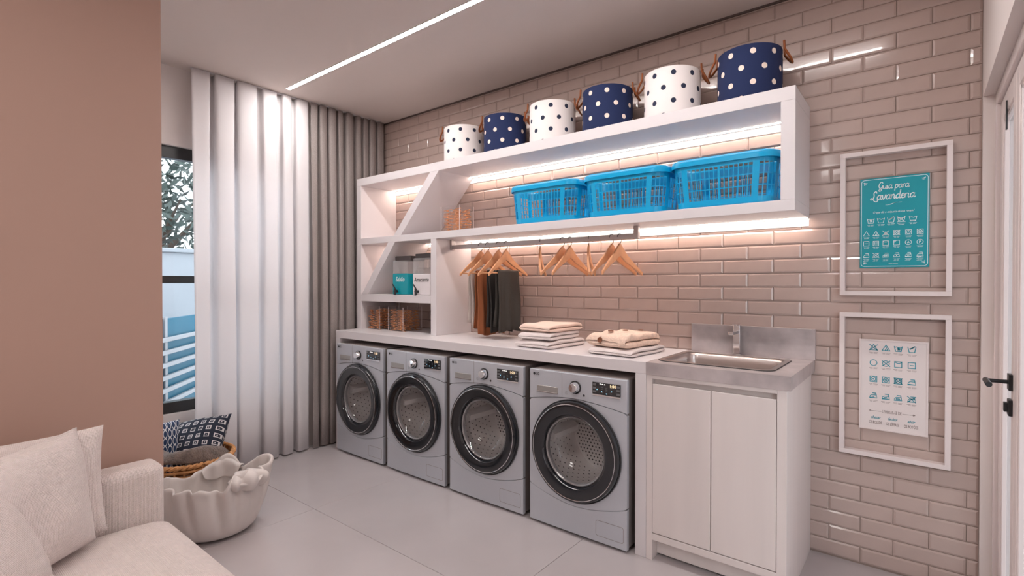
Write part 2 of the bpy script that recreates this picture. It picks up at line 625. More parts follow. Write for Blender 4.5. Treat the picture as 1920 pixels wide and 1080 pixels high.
# ------------------------------------------------------------------ lamps of the room, with fill lamps added out of view
cl = thing('ceiling_line_light', 'long thin LED line light set flush in the ceiling', 'light', (-1.83, 1.8175, ZC))
b = MB().box(-1.64, 1.64, -0.0185, -0.0145, -0.003, 0.0).box(-1.64, 1.64, 0.0145, 0.0185, -0.003, 0.0)
b.box(-1.644, -1.64, -0.0185, 0.0185, -0.003, 0.0).box(1.64, 1.644, -0.0185, 0.0185, -0.003, 0.0)
b.build('profile', m_lacquer, cl)
MB().box(-1.64, 1.64, -0.0145, 0.0145, -0.002, -0.0002).build('diffuser', m_ceiling_led, cl)
for i, y in enumerate((-0.35, -1.55)):  # added lamps behind the viewer, soft general fill
    fl = thing('flush_ceiling_lamp', ['square flush ceiling lamp in the room half nearer the machines',
                                      'square flush ceiling lamp in the room half behind the sofa'][i],
               'ceiling lamp', (-1.05, y, ZC), group='flush ceiling lamps')
    MB().box(-0.32, 0.32, -0.32, 0.32, -0.03, 0.0).build('housing', m_lacquer, fl, bevel=0.004)
    MB().box(-0.30, 0.30, -0.30, 0.30, -0.036, -0.0305).build('diffuser', m_fill_lamp, fl)

# ------------------------------------------------------------------ outdoors, seen through window and door
m_ground = mat('pale_paving', srgb(196, 196, 196), 0.8, noise=(3, 0.05))
m_bark = mat('bark', srgb(74, 60, 50), 0.9, noise=(12, 0.2))
m_leaf = mat('leaf_green', srgb(58, 72, 68), 0.45, noise=(2.5, 0.5))
m_teal_panel = mat('teal_panel', srgb(8, 92, 118), 0.4, noise=(2, 0.05))
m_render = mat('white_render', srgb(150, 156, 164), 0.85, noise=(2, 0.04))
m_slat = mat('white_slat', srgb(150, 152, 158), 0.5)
tag(MB().box(-16, XL - 0.15, -8, 12, -0.12, -0.06).build('ground', m_ground), kind='structure')
tag(MB().box(0.34, 8, -8, 12, -0.12, -0.06).build('ground', m_ground), kind='structure')
m_blocker = mat('porch_render', srgb(214, 196, 192), 0.85, noise=(2, 0.03))
blocker = MB().box(0.345, 3.0, -0.2, 3.6, 2.65, 2.77).box(2.85, 3.0, -0.2, 3.6, -0.06, 2.65)  # roof and wall added to cut the daylight through the glazed door
tag(blocker.build('porch', m_blocker), 'pale covered passage with flat roof outside the glazed door', 'porch')
def tree(x, y, h, r, label):
    t = thing('garden_tree', label, 'tree', (x, y, -0.06), group='trees in the garden outside')
    rnd = random.Random(int(x * 31 + y * 17))
    tr = MB().tube([(0, 0, 0), (0.05, 0.02, h * 0.4), (-0.03, 0.05, h * 0.75)], [0.14, 0.10, 0.05], 10)
    for q in range(6):
        a = q * 1.05
        tr.tube([(0.03, 0.03, h * (0.35 + 0.05 * q)), (r * 0.35 * math.cos(a), r * 0.35 * math.sin(a), h * (0.5 + 0.05 * q)),
                 (r * 0.75 * math.cos(a), r * 0.75 * math.sin(a), h * (0.6 + 0.05 * q))], [0.05, 0.03, 0.012], 6)
    tr.build('trunk', m_bark, t, smooth=True)
    lv = MB()
    for q in range(2600):
        u, v, w = rnd.gauss(0, 1), rnd.gauss(0, 1), rnd.gauss(0, 1)
        L = math.sqrt(u * u + v * v + w * w) or 1
        rad = rnd.random() ** 0.4
        p = Vector((u / L * r * rad, v / L * r * rad, h * 0.62 + w / L * h * 0.42 * rad))
        d1 = Vector((rnd.uniform(-1, 1), rnd.uniform(-1, 1), rnd.uniform(-1, 1))).normalized()
        d2 = d1.cross(Vector((rnd.uniform(-1, 1), rnd.uniform(-1, 1), 0.3))).normalized()
        s_ = rnd.uniform(0.05, 0.10)
        lv.add([p, p + d1 * s_ + d2 * s_ * 0.35, p + d1 * s_ * 2.2, p + d1 * s_ - d2 * s_ * 0.35], [(0, 1, 2, 3)])
    tag(lv.build('foliage', m_leaf, t), kind='stuff')
tree(-8.7, 2.5, 4.0, 1.5, 'tall leafy garden tree straight outside the window')
tree(-8.7, 6.0, 4.4, 1.5, 'leafy garden tree farther right behind the sheer curtain')
tree(-8.7, -1.0, 4.2, 1.5, 'leafy garden tree behind the brown wall side of the window')
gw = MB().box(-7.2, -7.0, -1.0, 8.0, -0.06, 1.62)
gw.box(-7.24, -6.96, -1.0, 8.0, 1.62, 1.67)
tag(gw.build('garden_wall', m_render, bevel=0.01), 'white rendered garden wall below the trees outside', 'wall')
d = Vector((-0.759, 0.651, 0))
fe = thing('slatted_screen', 'teal garden screen with white horizontal slats outside the window', 'screen', (-4.75, 1.10, -0.06),
           math.atan2(d.y, d.x))
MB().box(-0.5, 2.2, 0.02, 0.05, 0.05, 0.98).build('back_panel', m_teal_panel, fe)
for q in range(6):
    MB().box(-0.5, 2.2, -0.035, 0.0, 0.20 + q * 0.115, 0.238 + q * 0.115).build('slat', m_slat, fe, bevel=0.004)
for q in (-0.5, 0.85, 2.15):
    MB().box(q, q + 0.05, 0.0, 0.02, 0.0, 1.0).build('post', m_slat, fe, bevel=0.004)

# ================================================================== FURNITURE
# bench over the machines
BY = 2.185
bench = thing('laundry_bench', 'long white bench top on panel legs above the washing machines', 'bench', (-2.222, 2.45, 0))
def bx(x0, x1, y0, y1, z0, z1, ox=-2.222, oy=2.45, oz=0.0):
    return MB().box(x0 - ox, x1 - ox, y0 - oy, y1 - oy, z0 - oz, z1 - oz)
bx(-3.470, -0.9745, BY, YW - 0.001, 0.838, 0.893).build('bench_top', m_lacquer, bench, bevel=0.0015, seg=1)
bx(-3.470, -3.418, BY, YW - 0.001, 0.0, 0.838).build('leg_panel', m_lacquer, bench, bevel=0.0015, seg=1)
bx(-1.028, -0.9745, BY, YW - 0.001, 0.0, 0.838).build('leg_panel', m_lacquer, bench, bevel=0.0015, seg=1)

# wall shelf unit
SY = 2.385
su = thing('shelf_unit', 'white shelf unit with slanted dividers on the tiled wall', 'shelf', (-1.95, 2.55, 0.893))
def sh(x0, x1, z0, z1, y0=SY, y1=YW):
    return MB().box(x0 + 1.95, x1 + 1.95, y0 - 2.55, y1 - 2.55, z0 - 0.893, z1 - 0.893)
def sp(poly):
    return MB().prism_xz([(x + 1.95, z - 0.893) for x, z in poly], SY - 2.55, YW - 2.55)
sh(-3.490, -0.413, 2.012, 2.070).build('top_board', m_lacquer, su, bevel=0.0015, seg=1)
sh(-3.490, -0.413, 1.553, 1.600).build('lower_board', m_lacquer, su, bevel=0.0015, seg=1)
sh(-0.468, -0.413, 1.600, 2.012).build('end_board', m_lacquer, su, bevel=0.0015, seg=1)
sh(-3.490, -3.435, 1.600, 2.012).build('side_board', m_lacquer, su, bevel=0.0015, seg=1)
sh(-3.490, -3.435, 0.893, 1.553).build('side_board', m_lacquer, su, bevel=0.0015, seg=1)
sh(-2.632, -2.577, 0.893, 1.553).build('divider', m_lacquer, su, bevel=0.0015, seg=1)
sh(-3.435, -2.632, 1.110, 1.166).build('middle_board', m_lacquer, su, bevel=0.0015, seg=1)
sp([(-3.030, 1.600), (-2.947, 1.600), (-2.550, 2.012), (-2.636, 2.012)]).build('slanted_divider', m_lacquer, su)
sp([(-3.425, 1.166), (-3.345, 1.166), (-3.015, 1.553), (-3.098, 1.553)]).build('slanted_divider', m_lacquer, su)
def led(x0, x1, ztop, h=0.034):
    l = MB()
    x0, x1 = x0 + 1.95, x1 + 1.95
    yb, z1 = YW - 2.55 - 0.0005, ztop - 0.893
    l.add([(x0, yb, z1 - h), (x0, yb - 0.004, z1 - h), (x0, yb - 0.006, z1 - 0.002), (x0, yb, z1 - 0.001),
           (x1, yb, z1 - h), (x1, yb - 0.004, z1 - h), (x1, yb - 0.006, z1 - 0.002), (x1, yb, z1 - 0.001)],
          [(0, 3, 2, 1), (4, 5, 6, 7), (0, 1, 5, 4), (1, 2, 6, 5), (2, 3, 7, 6), (3, 0, 4, 7)])
    l.build('led_diffuser', m_led_band, su)
    MB().box(x0, x1, yb - 0.044, yb - 0.030, z1 - 0.0015, z1 - 0.0002).build('led_strip', m_led, su)
led(-3.43, -2.66, 2.012)
led(-2.58, -0.470, 2.012)
led(-2.570, -0.415, 1.553, 0.036)
led(-3.43, -2.64, 1.553, 0.02)

# sink cabinet, counter, splashback, sink, tap
CX0, CX1 = -0.9735, -0.402
sc_ = thing('sink_cabinet', 'pale wood sink cabinet with two plain doors beside the last machine', 'cabinet', (-0.688, 2.45, 0))
def cb(x0, x1, y0, y1, z0, z1):
    return MB().box(x0 + 0.688, x1 + 0.688, y0 - 2.45, y1 - 2.45, z0, z1)
b = cb(CX1 - 0.035, CX1, BY, YW, 0.0, 0.838)
for a in ((CX0, CX0 + 0.028, BY, YW, 0.0, 0.838), (CX0 + 0.028, CX1 - 0.035, BY + 0.05, YW, 0.092, 0.125), (CX0 + 0.028, CX1 - 0.035, BY + 0.045, YW - 0.3, 0.80, 0.838),
          (CX0 + 0.028, CX1 - 0.035, YW - 0.02, YW, 0.125, 0.80)):
    t_ = cb(*a)
    b.add(t_.v, t_.f)
b.build('carcass', m_paleoak, sc_, bevel=0.001, seg=1)
cb(CX0 + 0.028, CX1 - 0.035, BY, BY + 0.05, 0.092, 0.122).build('bottom_rail', m_paleoak, sc_, bevel=0.001, seg=1)
cb(CX0 + 0.028, CX1 - 0.035, BY + 0.028, BY + 0.045, 0.79, 0.838).build('finger_groove', m_paleoak, sc_, bevel=0.001, seg=1)
cb(CX0 + 0.028, CX1 - 0.035, BY, BY + 0.028, 0.8205, 0.838).build('top_rail', m_paleoak, sc_, bevel=0.001, seg=1)
cb(CX0 + 0.028, CX1 - 0.035, BY + 0.055, BY + 0.075, 0.012, 0.092).build('kick_board', m_paleoak, sc_, bevel=0.001, seg=1)
cb(-0.944, -0.689, BY, BY + 0.02, 0.126, 0.798).build('cabinet_door', m_paleoak, sc_, bevel=0.0012, seg=1)
cb(-0.686, -0.439, BY, BY + 0.02, 0.126, 0.798).build('cabinet_door', m_paleoak, sc_, bevel=0.0012, seg=1)

SX0, SX1, SZ = -0.9735, -0.388, 0.893
KX0, KX1, KY0, KY1 = -0.945, -0.478, 2.262, 2.640        # sink cut-out
ct = MB()
ct.box(SX0, SX1, BY - 0.006, KY0, 0.838, SZ).box(SX0, SX1, KY1, YW, 0.838, SZ)
ct.box(SX0, KX0, KY0, KY1, 0.838, SZ).box(KX1, SX1, KY0, KY1, 0.838, SZ)
cto = tag(ct.build('stone_countertop', m_stone), 'grey stone countertop around the sink', 'countertop')
tag(MB().box(-0.954, -0.384, YW - 0.022, YW - 0.0005, SZ, 1.037).build('stone_splashback', m_stone, bevel=0.001, seg=1),
    'low grey stone splashback standing behind the sink', 'splashback')

sk = thing('kitchen_sink', 'rectangular steel sink let into the stone countertop', 'sink', (-0.7115, 2.451, SZ))
hw, hd = (KX1 - KX0) / 2 - 0.002, (KY1 - KY0) / 2 - 0.002
o1 = rrect(-hw - 0.014, hw + 0.014, -hd - 0.014, hd + 0.014, 0.05)
o2 = rrect(-hw + 0.006, hw - 0.006, -hd + 0.006, hd - 0.006, 0.042)
i1 = rrect(-hw + 0.014, hw - 0.014, -hd + 0.014, hd - 0.014, 0.04)
i2 = rrect(-hw + 0.03, hw - 0.03, -hd + 0.03, hd - 0.03, 0.05)
n = len(o1)
def rings(levels):
    b_ = MB()
    vs_ = [(x, y, z) for ring, z in levels for x, y in ring]
    fs = [(q * n + i, q * n + (i + 1) % n, (q + 1) * n + (i + 1) % n, (q + 1) * n + i) for q in range(len(levels) - 1) for i in range(n)]
    return b_.add(vs_, fs)
rings([(o1, 0.001), (o1, 0.0035), (o2, 0.004), (o2, -0.002)]).build('rim', m_steel, sk, smooth=True)
rr = MB()
rr.tube([(x, y, 0.0015) for x, y in rrect(-hw - 0.0155, hw + 0.0155, -hd - 0.0155, hd + 0.0155, 0.05)], 0.0022, 6, closed=True)
rr.build('seal', m_black, sk, smooth=True)
bw = rings([(o2, 0.003), (i1, -0.01), (i1, -0.03), (i2, -0.15)])
bw.f.append(tuple(3 * n + i for i in range(n)))
bw.build('bowl', m_steel, sk, smooth=True, solid=0.0012)
MB().lathe([(0.0, 0.0015), (0.03, 0.0015), (0.034, 0)], 24, cz=-0.149).build('drain', m_chrome, sk, smooth=True)

tp = thing('mixer_tap', 'square chrome mixer tap in front of the stone splashback', 'tap', (-0.715, 2.676, SZ))
MB().box(-0.018, 0.018, -0.018, 0.018, 0, 0.010).box(-0.0155, 0.0155, -0.0155, 0.0155, 0.010, 0.150).build('body', m_chrome, tp, bevel=0.002)
MB().box(-0.0125, 0.0125, -0.115, -0.0155, 0.108, 0.124).build('spout', m_chrome, tp, bevel=0.003)
MB().box(-0.010, 0.010, -0.055, 0.012, 0.152, 0.158).build('lever', m_chrome, tp, bevel=0.002)

# ------------------------------------------------------------------ washing machines
W2, DC, DR, GR = 0.2785, 0.422, 0.250, 0.172
ZT = 0.802
def arc_top(x):
    t = min(1.0, abs(x) / W2)
    return 0.678 - 0.033 * (t ** 1.7)
def arc_low(x):
    t = min(1.0, abs(x) / W2)
    return 0.148 + 0.055 * (t ** 1.8)
def strip_panel(flo, fhi, y0=0.0, y1=0.02, n_=36):
    b_ = MB()
    vs_, fs = [], []
    for i in range(n_ + 1):
        x = -W2 + 2 * W2 * i / n_
        bulge = -0.004 * (1 - (x / W2) ** 2)
        vs_ += [(x, y0 + bulge, flo(x)), (x, y0 + bulge, fhi(x)), (x, y1, flo(x)), (x, y1, fhi(x))]
    for i in range(n_):
        a, c = 4 * i, 4 * (i + 1)
        fs += [(a, c, c + 1, a + 1), (a + 1, c + 1, c + 3, a + 3), (a + 2, a, a + 1, a + 3) if i == 0 else (a, a + 2, c + 2, c)]
    fs += [(0, 2, 6, 4), (4 * n_ + 0, 4 * n_ + 2, 4 * n_ + 3, 4 * n_ + 1)]
    return b_.add(vs_, fs)
def washing_machine():
    r = thing('washing_machine', 'x', 'washing machine', (0, 2.158, 0), group='washing machines in a row under the bench')
    c_ = MB()
    c_.box(-W2 + 0.001, -W2 + 0.012, 0.02, 0.53, 0.02, ZT - 0.001).box(W2 - 0.012, W2 - 0.001, 0.02, 0.53, 0.02, ZT - 0.001)
    c_.box(-W2 + 0.012, W2 - 0.012, 0.02, 0.53, 0.02, 0.03)
    c_.box(-W2 + 0.012, W2 - 0.012, 0.52, 0.53, 0.03, ZT - 0.012)
    c_.build('case', m_silver_dark, r)
    MB().box(-W2 + 0.012, W2 - 0.012, 0.02, 0.53, ZT - 0.012, ZT - 0.001).build('top_cover', m_top_lightened, r)
    for sx in (-1, 1):
        for y in (0.07, 0.48):
            MB().lathe([(0.02, 0), (0.02, 0.012), (0.012, 0.013), (0.012, 0.02)], 12, cx=sx * 0.22, cy=y, cap=True).build('foot', m_black, r)
    cp = strip_panel(lambda x: arc_top(x) + 0.0012, lambda x: ZT).build('control_panel', m_silver, r, smooth=True, bevel=0.002)
    strip_panel(lambda x: 0.012, lambda x: arc_low(x) - 0.0012).build('plinth_panel', m_silver, r, smooth=True, bevel=0.002)
    # front panel with the round opening
    N = 144
    vi, vo = [], []
    for k_ in range(N):
        a = 2 * PI * k_ / N
        ca_, sa_ = math.cos(a), math.sin(a)
        lo_, hi_ = 0.0, 0.7
        for _ in range(40):
            m_ = (lo_ + hi_) / 2
            x, z = m_ * ca_, DC + m_ * sa_
            if abs(x) < W2 and arc_low(x) + 0.0012 < z < arc_top(x) - 0.0012:
                lo_ = m_
            else:
                hi_ = m_
        x, z = lo_ * ca_, DC + lo_ * sa_
        vo.append((x, -0.004 * (1 - (x / W2) ** 2), z))
        rr_ = min(0.19, lo_ - 0.002)
        vi.append((rr_ * ca_, -0.004 * (1 - (rr_ * ca_ / W2) ** 2), DC + rr_ * sa_))
    fp = MB()
    back = [(x, 0.02, z) for x, y, z in vo]
    fp.add(vi + vo + back, [(k_, (k_ + 1) % N, N + (k_ + 1) % N, N + k_) for k_ in range(N)] +
           [(N + k_, N + (k_ + 1) % N, 2 * N + (k_ + 1) % N, 2 * N + k_) for k_ in range(N)])
    fp.build('front_panel', m_silver, r, smooth=True)
    # door: ring with a chrome edge, glass bowl
    dr = MB().lathe([(GR, -0.004), (GR + 0.004, -0.020), (GR + 0.010, -0.027), (DR - 0.028, -0.033), (DR - 0.014, -0.0335), (DR - 0.006, -0.030),
                     (DR, -0.012), (DR, 0.0)], 72, 'y', cz=DC).build('door', m_black_gloss, r, smooth=True)
    MB().lathe([(DR + 0.0005, -0.014), (DR + 0.0035, -0.012), (DR + 0.0035, -0.005), (DR + 0.0005, -0.003)], 72, 'y', cz=DC).build('door_edge', m_black, dr, smooth=True)
    MB().lathe([(DR - 0.019, -0.0345), (DR - 0.0175, -0.0352), (DR - 0.016, -0.0345)], 72, 'y', cz=DC).build('chrome_ring', m_chrome, dr, smooth=True)
    MB().lathe([(GR, -0.010), (GR - 0.006, -0.016), (GR - 0.012, -0.010), (GR - 0.02, 0.03), (GR - 0.05, 0.07), (0.06, 0.085), (0.0, 0.088)], 64, 'y', cz=DC).build(
        'door_glass', m_door_glass, dr, smooth='all')
    MB().lathe([(GR + 0.001, -0.006), (GR - 0.005, -0.011), (GR - 0.011, -0.006), (GR - 0.013, 0.012)], 64, 'y', cz=DC).build('glass_rim', m_rim_grey, dr, smooth=True)
    # drum with perforations and lifter
    dm = MB().lathe([(0.186, 0.021), (0.205, 0.03), (0.215, 0.05), (0.215, 0.30), (0.20, 0.32), (0.0, 0.325)], 48, 'y', cz=DC).build('drum', m_drum, r, smooth=True)
    hl = MB()
    for i in range(-9, 10):
        for j in range(-9, 10):
            x = (i + (0.5 if j % 2 else 0)) * 0.021
            z = j * 0.0185
            if math.hypot(x, z) < 0.185:
                hl.lathe([(0.0048, 0.3185), (0.0, 0.3180)], 8, 'y', cx=x, cz=DC + z)
    for j in range(8):
        for i in range(40):
            a = 2 * PI * (i + (0.5 if j % 2 else 0)) / 40
            y = 0.07 + j * 0.03
            p = Vector((0.2143 * math.cos(a), y, DC + 0.2143 * math.sin(a)))
            t1 = Vector((-math.sin(a), 0, math.cos(a))) * 0.005
            t2 = Vector((0, 0.005, 0))
            hl.add([p - t1, p - t2, p + t1, p + t2], [(0, 1, 2, 3)])
    tag(hl.build('drum_holes', m_hole, dm), kind='stuff')
    for a in (0.9, 3.0, 5.1):
        lf_ = MB()
        p0 = Vector((math.cos(a), 0, math.sin(a)))
        t1 = Vector((-math.sin(a), 0, math.cos(a)))
        q = []
        for y in (0.06, 0.30):
            for s_, h_ in ((-0.035, 0.213), (-0.015, 0.165), (0.015, 0.165), (0.035, 0.213)):
                v_ = p0 * h_ + t1 * s_
                q.append((v_.x, y, DC + v_.z))
        lf_.add(q, [(0, 1, 5, 4), (1, 2, 6, 5), (2, 3, 7, 6), (0, 3, 2, 1), (4, 5, 6, 7)])
        lf_.build('lifter', m_drum, dm)
    # controls
    kb = MB().lathe([(0.032, 0.0), (0.032, -0.006), (0.029, -0.007)], 36, 'y', cx=0.004, cy=-0.004, cz=0.737).build('dial_ring', m_black, r, smooth=True)
    MB().lathe([(0.029, -0.004), (0.0255, -0.012), (0.0235, -0.026), (0.0205, -0.030), (0.0, -0.0305)], 36, 'y', cx=0.004, cy=-0.004, cz=0.737).build('dial', m_chrome, kb, smooth=True)
    ds = MB().box(0.100, 0.247, -0.0055, 0.002, 0.721, 0.777).build('display', m_black_gloss, cp)
    MB().box(0.100, 0.247, -0.0050, 0.002, 0.711, 0.7205).build('button_bar', m_chrome, cp, bevel=0.001, seg=1)
    mesh_obj('digits', text_mesh('1:00', 0.020, m_digit), ds, (0.208, -0.0060, 0.7655))
    for x, z in ((0.142, 0.771), (0.154, 0.7705), (0.166, 0.770)):
        MB().box(x - 0.003, x + 0.003, -0.0062, -0.005, z - 0.002, z + 0.002).build('white_indicator', m_lamp_white, ds)
    for x, z in ((0.125, 0.743), (0.150, 0.735), (0.176, 0.7275), (0.202, 0.741)):
        MB().box(x - 0.002, x + 0.002, -0.0062, -0.005, z - 0.002, z + 0.002).build('blue_indicator', m_lamp_blue, ds)
    kys = MB()
    for x in (0.111, 0.236):
        for z in (0.732, 0.749, 0.766):
            kys.box(x - 0.008, x + 0.008, -0.0062, -0.005, z - 0.005, z + 0.005)
    for x in (0.128, 0.152, 0.176, 0.200):
        for z in (0.730, 0.738, 0.747, 0.755):
            kys.box(x - 0.006, x + 0.004, -0.0060, -0.005, z - 0.0008, z + 0.0008)
    tag(kys.build('key_print', m_key, ds), kind='stuff')
    dw = MB().box(-0.076, -0.0748, -0.0046, 0.0, 0.672, 0.802).build('drawer_seam', m_silver_dark, cp)
    pk = MB()
    pk.add([(-0.229, -0.0015, 0.722), (-0.100, -0.003, 0.722), (-0.100, -0.003, 0.690), (-0.229, -0.0015, 0.690),
            (-0.226, 0.012, 0.695), (-0.104, 0.010, 0.695)],
           [(0, 4, 5, 1), (4, 3, 2, 5), (0, 3, 4), (1, 5, 2)])
    pk2 = MB().box(-0.229, -0.100, -0.0046, -0.0015, 0.690, 0.722)
    pk2.build('drawer_pull', m_pull, cp, bevel=0.001, seg=1)
    MB().box(-0.229, -0.100, -0.009, -0.0030, 0.688, 0.6935).build('drawer_lip', m_silver_dark, cp, bevel=0.001, seg=1)
    lg = MB().lathe([(0.0072, -0.0010), (0.0, -0.0011)], 20, 'y', cx=-0.248, cy=-0.0017, cz=0.779)
    lg.build('logo_disc', m_logo, cp)
    mesh_obj('logo_letters', text_mesh('LG', 0.018, m_logo, bold=0.0004), cp, (-0.226, -0.0036, 0.779))
    ic = MB().lathe([(0.006, 0.0), (0.0, -0.0004)], 16, 'y', cx=0.052, cy=-0.0044, cz=0.703)
    ic.build('start_mark', m_logo, cp)
    mesh_obj('power_mark', ribbons([([(-0.006 + 0.007 * math.cos(2 * PI * q / 16), 0.007 * math.sin(2 * PI * q / 16)) for q in range(16)], True),
                                    ([(-0.006, -0.004), (-0.006, 0.004)], False)], 0.0012).mesh('power_mark', m_key), cp, (-0.042, -0.0046, 0.703))
    fl_ = MB()
    ring = rrect(0.118, 0.262, 0.042, 0.117, 0.01, 6)
    ring2 = rrect(0.1200, 0.2600, 0.0440, 0.1150, 0.009, 6)
    n_ = len(ring)
    bg = lambda x: -0.004 * (1 - (x / W2) ** 2) - 0.0005
    fl_.add([(x, bg(x), z) for x, z in ring] + [(x, bg(x), z) for x, z in ring2], [(i, (i + 1) % n_, n_ + (i + 1) % n_, n_ + i) for i in range(n_)])
    fl_.build('filter_flap_seam', m_silver_dark, r)
    return r
m_rim_grey = mat('rim_grey', srgb(150, 148, 150), 0.25, 0.5)
m_top_lightened = mat('top_cover_enamel', srgb(206, 196, 192), 0.45)  # lighter than the case: stands in for light missing under the bench
m_digit = emitter('amber_digits', (1.0, 0.72, 0.45), 1.6)
m_lamp_white = emitter('white_indicator', (1.0, 0.93, 0.88), 1.4)
m_lamp_blue = emitter('blue_indicator', (0.35, 0.7, 1.0), 1.3)
m_key = mat('key_print', srgb(110, 110, 112), 0.5)
m_logo = mat('logo_print', srgb(52, 52, 56), 0.5)
m_pull = mat('drawer_recess', srgb(168, 166, 164), 0.35, 0.4)
wm = washing_machine()
wl = ['silver front-loading washing machine at the curtain end of the row',
      'silver front-loading washing machine, second from the curtain',
      'silver front-loading washing machine, second from the sink cabinet',
      'silver front-loading washing machine right beside the sink cabinet']
for i, x in enumerate((-3.1385, -2.538, -1.936, -1.3335)):
    o = wm if i == 0 else copy_tree(wm)
    o.location = (x, 2.158, 0)
    o['label'] = wl[i]

# ================================================================== CURTAINS
m_sheer = bpy.data.materials.new('sheer_voile')
m_sheer.use_nodes = True
nt = m_sheer.node_tree
nt.nodes.clear()
o_ = nt.nodes.new('ShaderNodeOutputMaterial')
d_ = nt.nodes.new('ShaderNodeBsdfDiffuse')
d_.inputs['Color'].default_value = (*srgb(250, 246, 247), 1)
t_ = nt.nodes.new('ShaderNodeBsdfTranslucent')
t_.inputs['Color'].default_value = (*srgb(248, 248, 250), 1)
x_ = nt.nodes.new('ShaderNodeBsdfTransparent')
a1 = nt.nodes.new('ShaderNodeMixShader')
a1.inputs[0].default_value = 0.28
nt.links.new(d_.outputs[0], a1.inputs[1])
nt.links.new(t_.outputs[0], a1.inputs[2])
a2 = nt.nodes.new('ShaderNodeMixShader')
a2.inputs[0].default_value = 0.09
nt.links.new(a1.outputs[0], a2.inputs[1])
nt.links.new(x_.outputs[0], a2.inputs[2])
nt.links.new(a2.outputs[0], o_.inputs['Surface'])

def curtain(name, label, y0, y1, pitch, amp, xc, m, seed, top=2.602, flat=0.75):
    rnd = random.Random(seed)
    root = thing(name, label, 'curtain', (xc, (y0 + y1) / 2, 0.0), group='floor-length curtains over the window')
    # folds: flat faces joined by tight returns
    pts = []
    y = y0
    side = 1
    while y < y1:
        p = pitch * rnd.uniform(0.75, 1.3)
        a = amp * rnd.uniform(0.8, 1.15)
        pts.append((y, side * a))
        y += p * (flat if side > 0 else 1 - flat)
        pts.append((min(y, y1), side * a * (0.72 if side > 0 else 1)))
        side = -side
        y += p * 0.06
    yc = (y0 + y1) / 2
    P = spline([(a - yc, c) for a, c in pts], 7)
    zs = [0.012, 0.25, 0.9, 1.6, 2.2, top - 0.06, top]
    b_ = MB()
    nn = len(P)
    vs_ = []
    for j, z in enumerate(zs):
        k_ = 0.75 + 0.25 * math.sin(z * 1.1 + 0.4)
        for i, (yy, xx) in enumerate(P):
            vs_.append((xx * k_ + 0.004 * math.sin(i * 0.37 + z * 1.7), yy + 0.004 * math.sin(z * 2.1 + i * 0.2), z))
    b_.add(vs_, [(j * nn + i, j * nn + i + 1, (j + 1) * nn + i + 1, (j + 1) * nn + i) for j in range(len(zs) - 1) for i in range(nn - 1)])
    b_.build('drape', m, root, smooth='all', solid=0.0016)
    MB().box(-0.011, 0.011, y0 - yc, y1 - yc, ZC - 0.006, ZC - 0.0005).build('curtain_rail', m_lacquer, root)
    return root
curtain('sheer_curtain', 'white sheer pleated curtain hanging in front of the window', 1.25, 2.03, 0.118, 0.034, -3.60, m_sheer, 5)
curtain('grey_curtain', 'heavy grey pleated curtain hanging beside the tiled wall', 2.045, 2.70, 0.068, 0.030, -3.585, m_grey_curtain, 11, flat=0.72)

# ================================================================== SOFA AND THROW PILLOWS
sf = thing('sofa', 'cream woven fabric sofa against the brown wall', 'sofa', (-1.80, -0.35, 0))
def sfb(x0, x1, y0, y1, z0, z1):
    return MB().box(x0 + 1.80, x1 + 1.80, y0 + 0.35, y1 + 0.35, z0, z1)
sfb(-2.29, -1.29, -1.40, 0.66, 0.05, 0.255).build('base', m_sofa, sf, smooth=True, bevel=0.03, seg=4)
def soft_slab(x0, x1, y0, y1, z0, z1, r, puff):
    b_ = MB()
    cx, cy = (x0 + x1) / 2, (y0 + y1) / 2
    def ring(k_, z):
        return [(cx + 1.80 + (x - cx) * k_, cy + 0.35 + (y - cy) * k_, z) for x, y in rrect(x0, x1, y0, y1, r, 8)]
    hx = min(x1 - x0, y1 - y0) / 2
    def k(ins):
        return 1 - ins / hx
    lv = [(k(0.035), z0), (k(0.008), z0 + 0.012), (1.0, z0 + 0.04), (1.0, z1 - 0.045), (k(0.010), z1 - 0.016), (k(0.035), z1 - 0.003),
          (k(0.09), z1 + puff * 0.4), (k(hx * 0.55), z1 + puff), (k(hx * 0.98), z1 + puff * 1.15)]
    n_ = len(ring(1, 0))
    vs_ = []
    for kk, z in lv:
        vs_ += ring(kk, z)
    fs = [(q * n_ + i, q * n_ + (i + 1) % n_, (q + 1) * n_ + (i + 1) % n_, (q + 1) * n_ + i) for q in range(len(lv) - 1) for i in range(n_)]
    fs.append(tuple(range(n_))[::-1])
    fs.append(tuple((len(lv) - 1) * n_ + i for i in range(n_)))
    return b_.add(vs_, fs)
soft_slab(-2.165, -1.27, -1.40, 0.675, 0.26, 0.408, 0.06, 0.012).build('seat_cushion', m_sofa, sf, smooth='all')
sfb(-2.295, -2.170, -1.40, 0.665, 0.256, 0.590).build('backrest', m_sofa, sf, smooth=True, bevel=0.032, seg=5)
for x in (-2.2, -1.36):
    for y in (-1.3, 0.58):
        MB().lathe([(0.02, 0), (0.025, 0.05)], 12, cx=x + 1.80, cy=y + 0.35, cap=True).build('leg', m_black, sf)

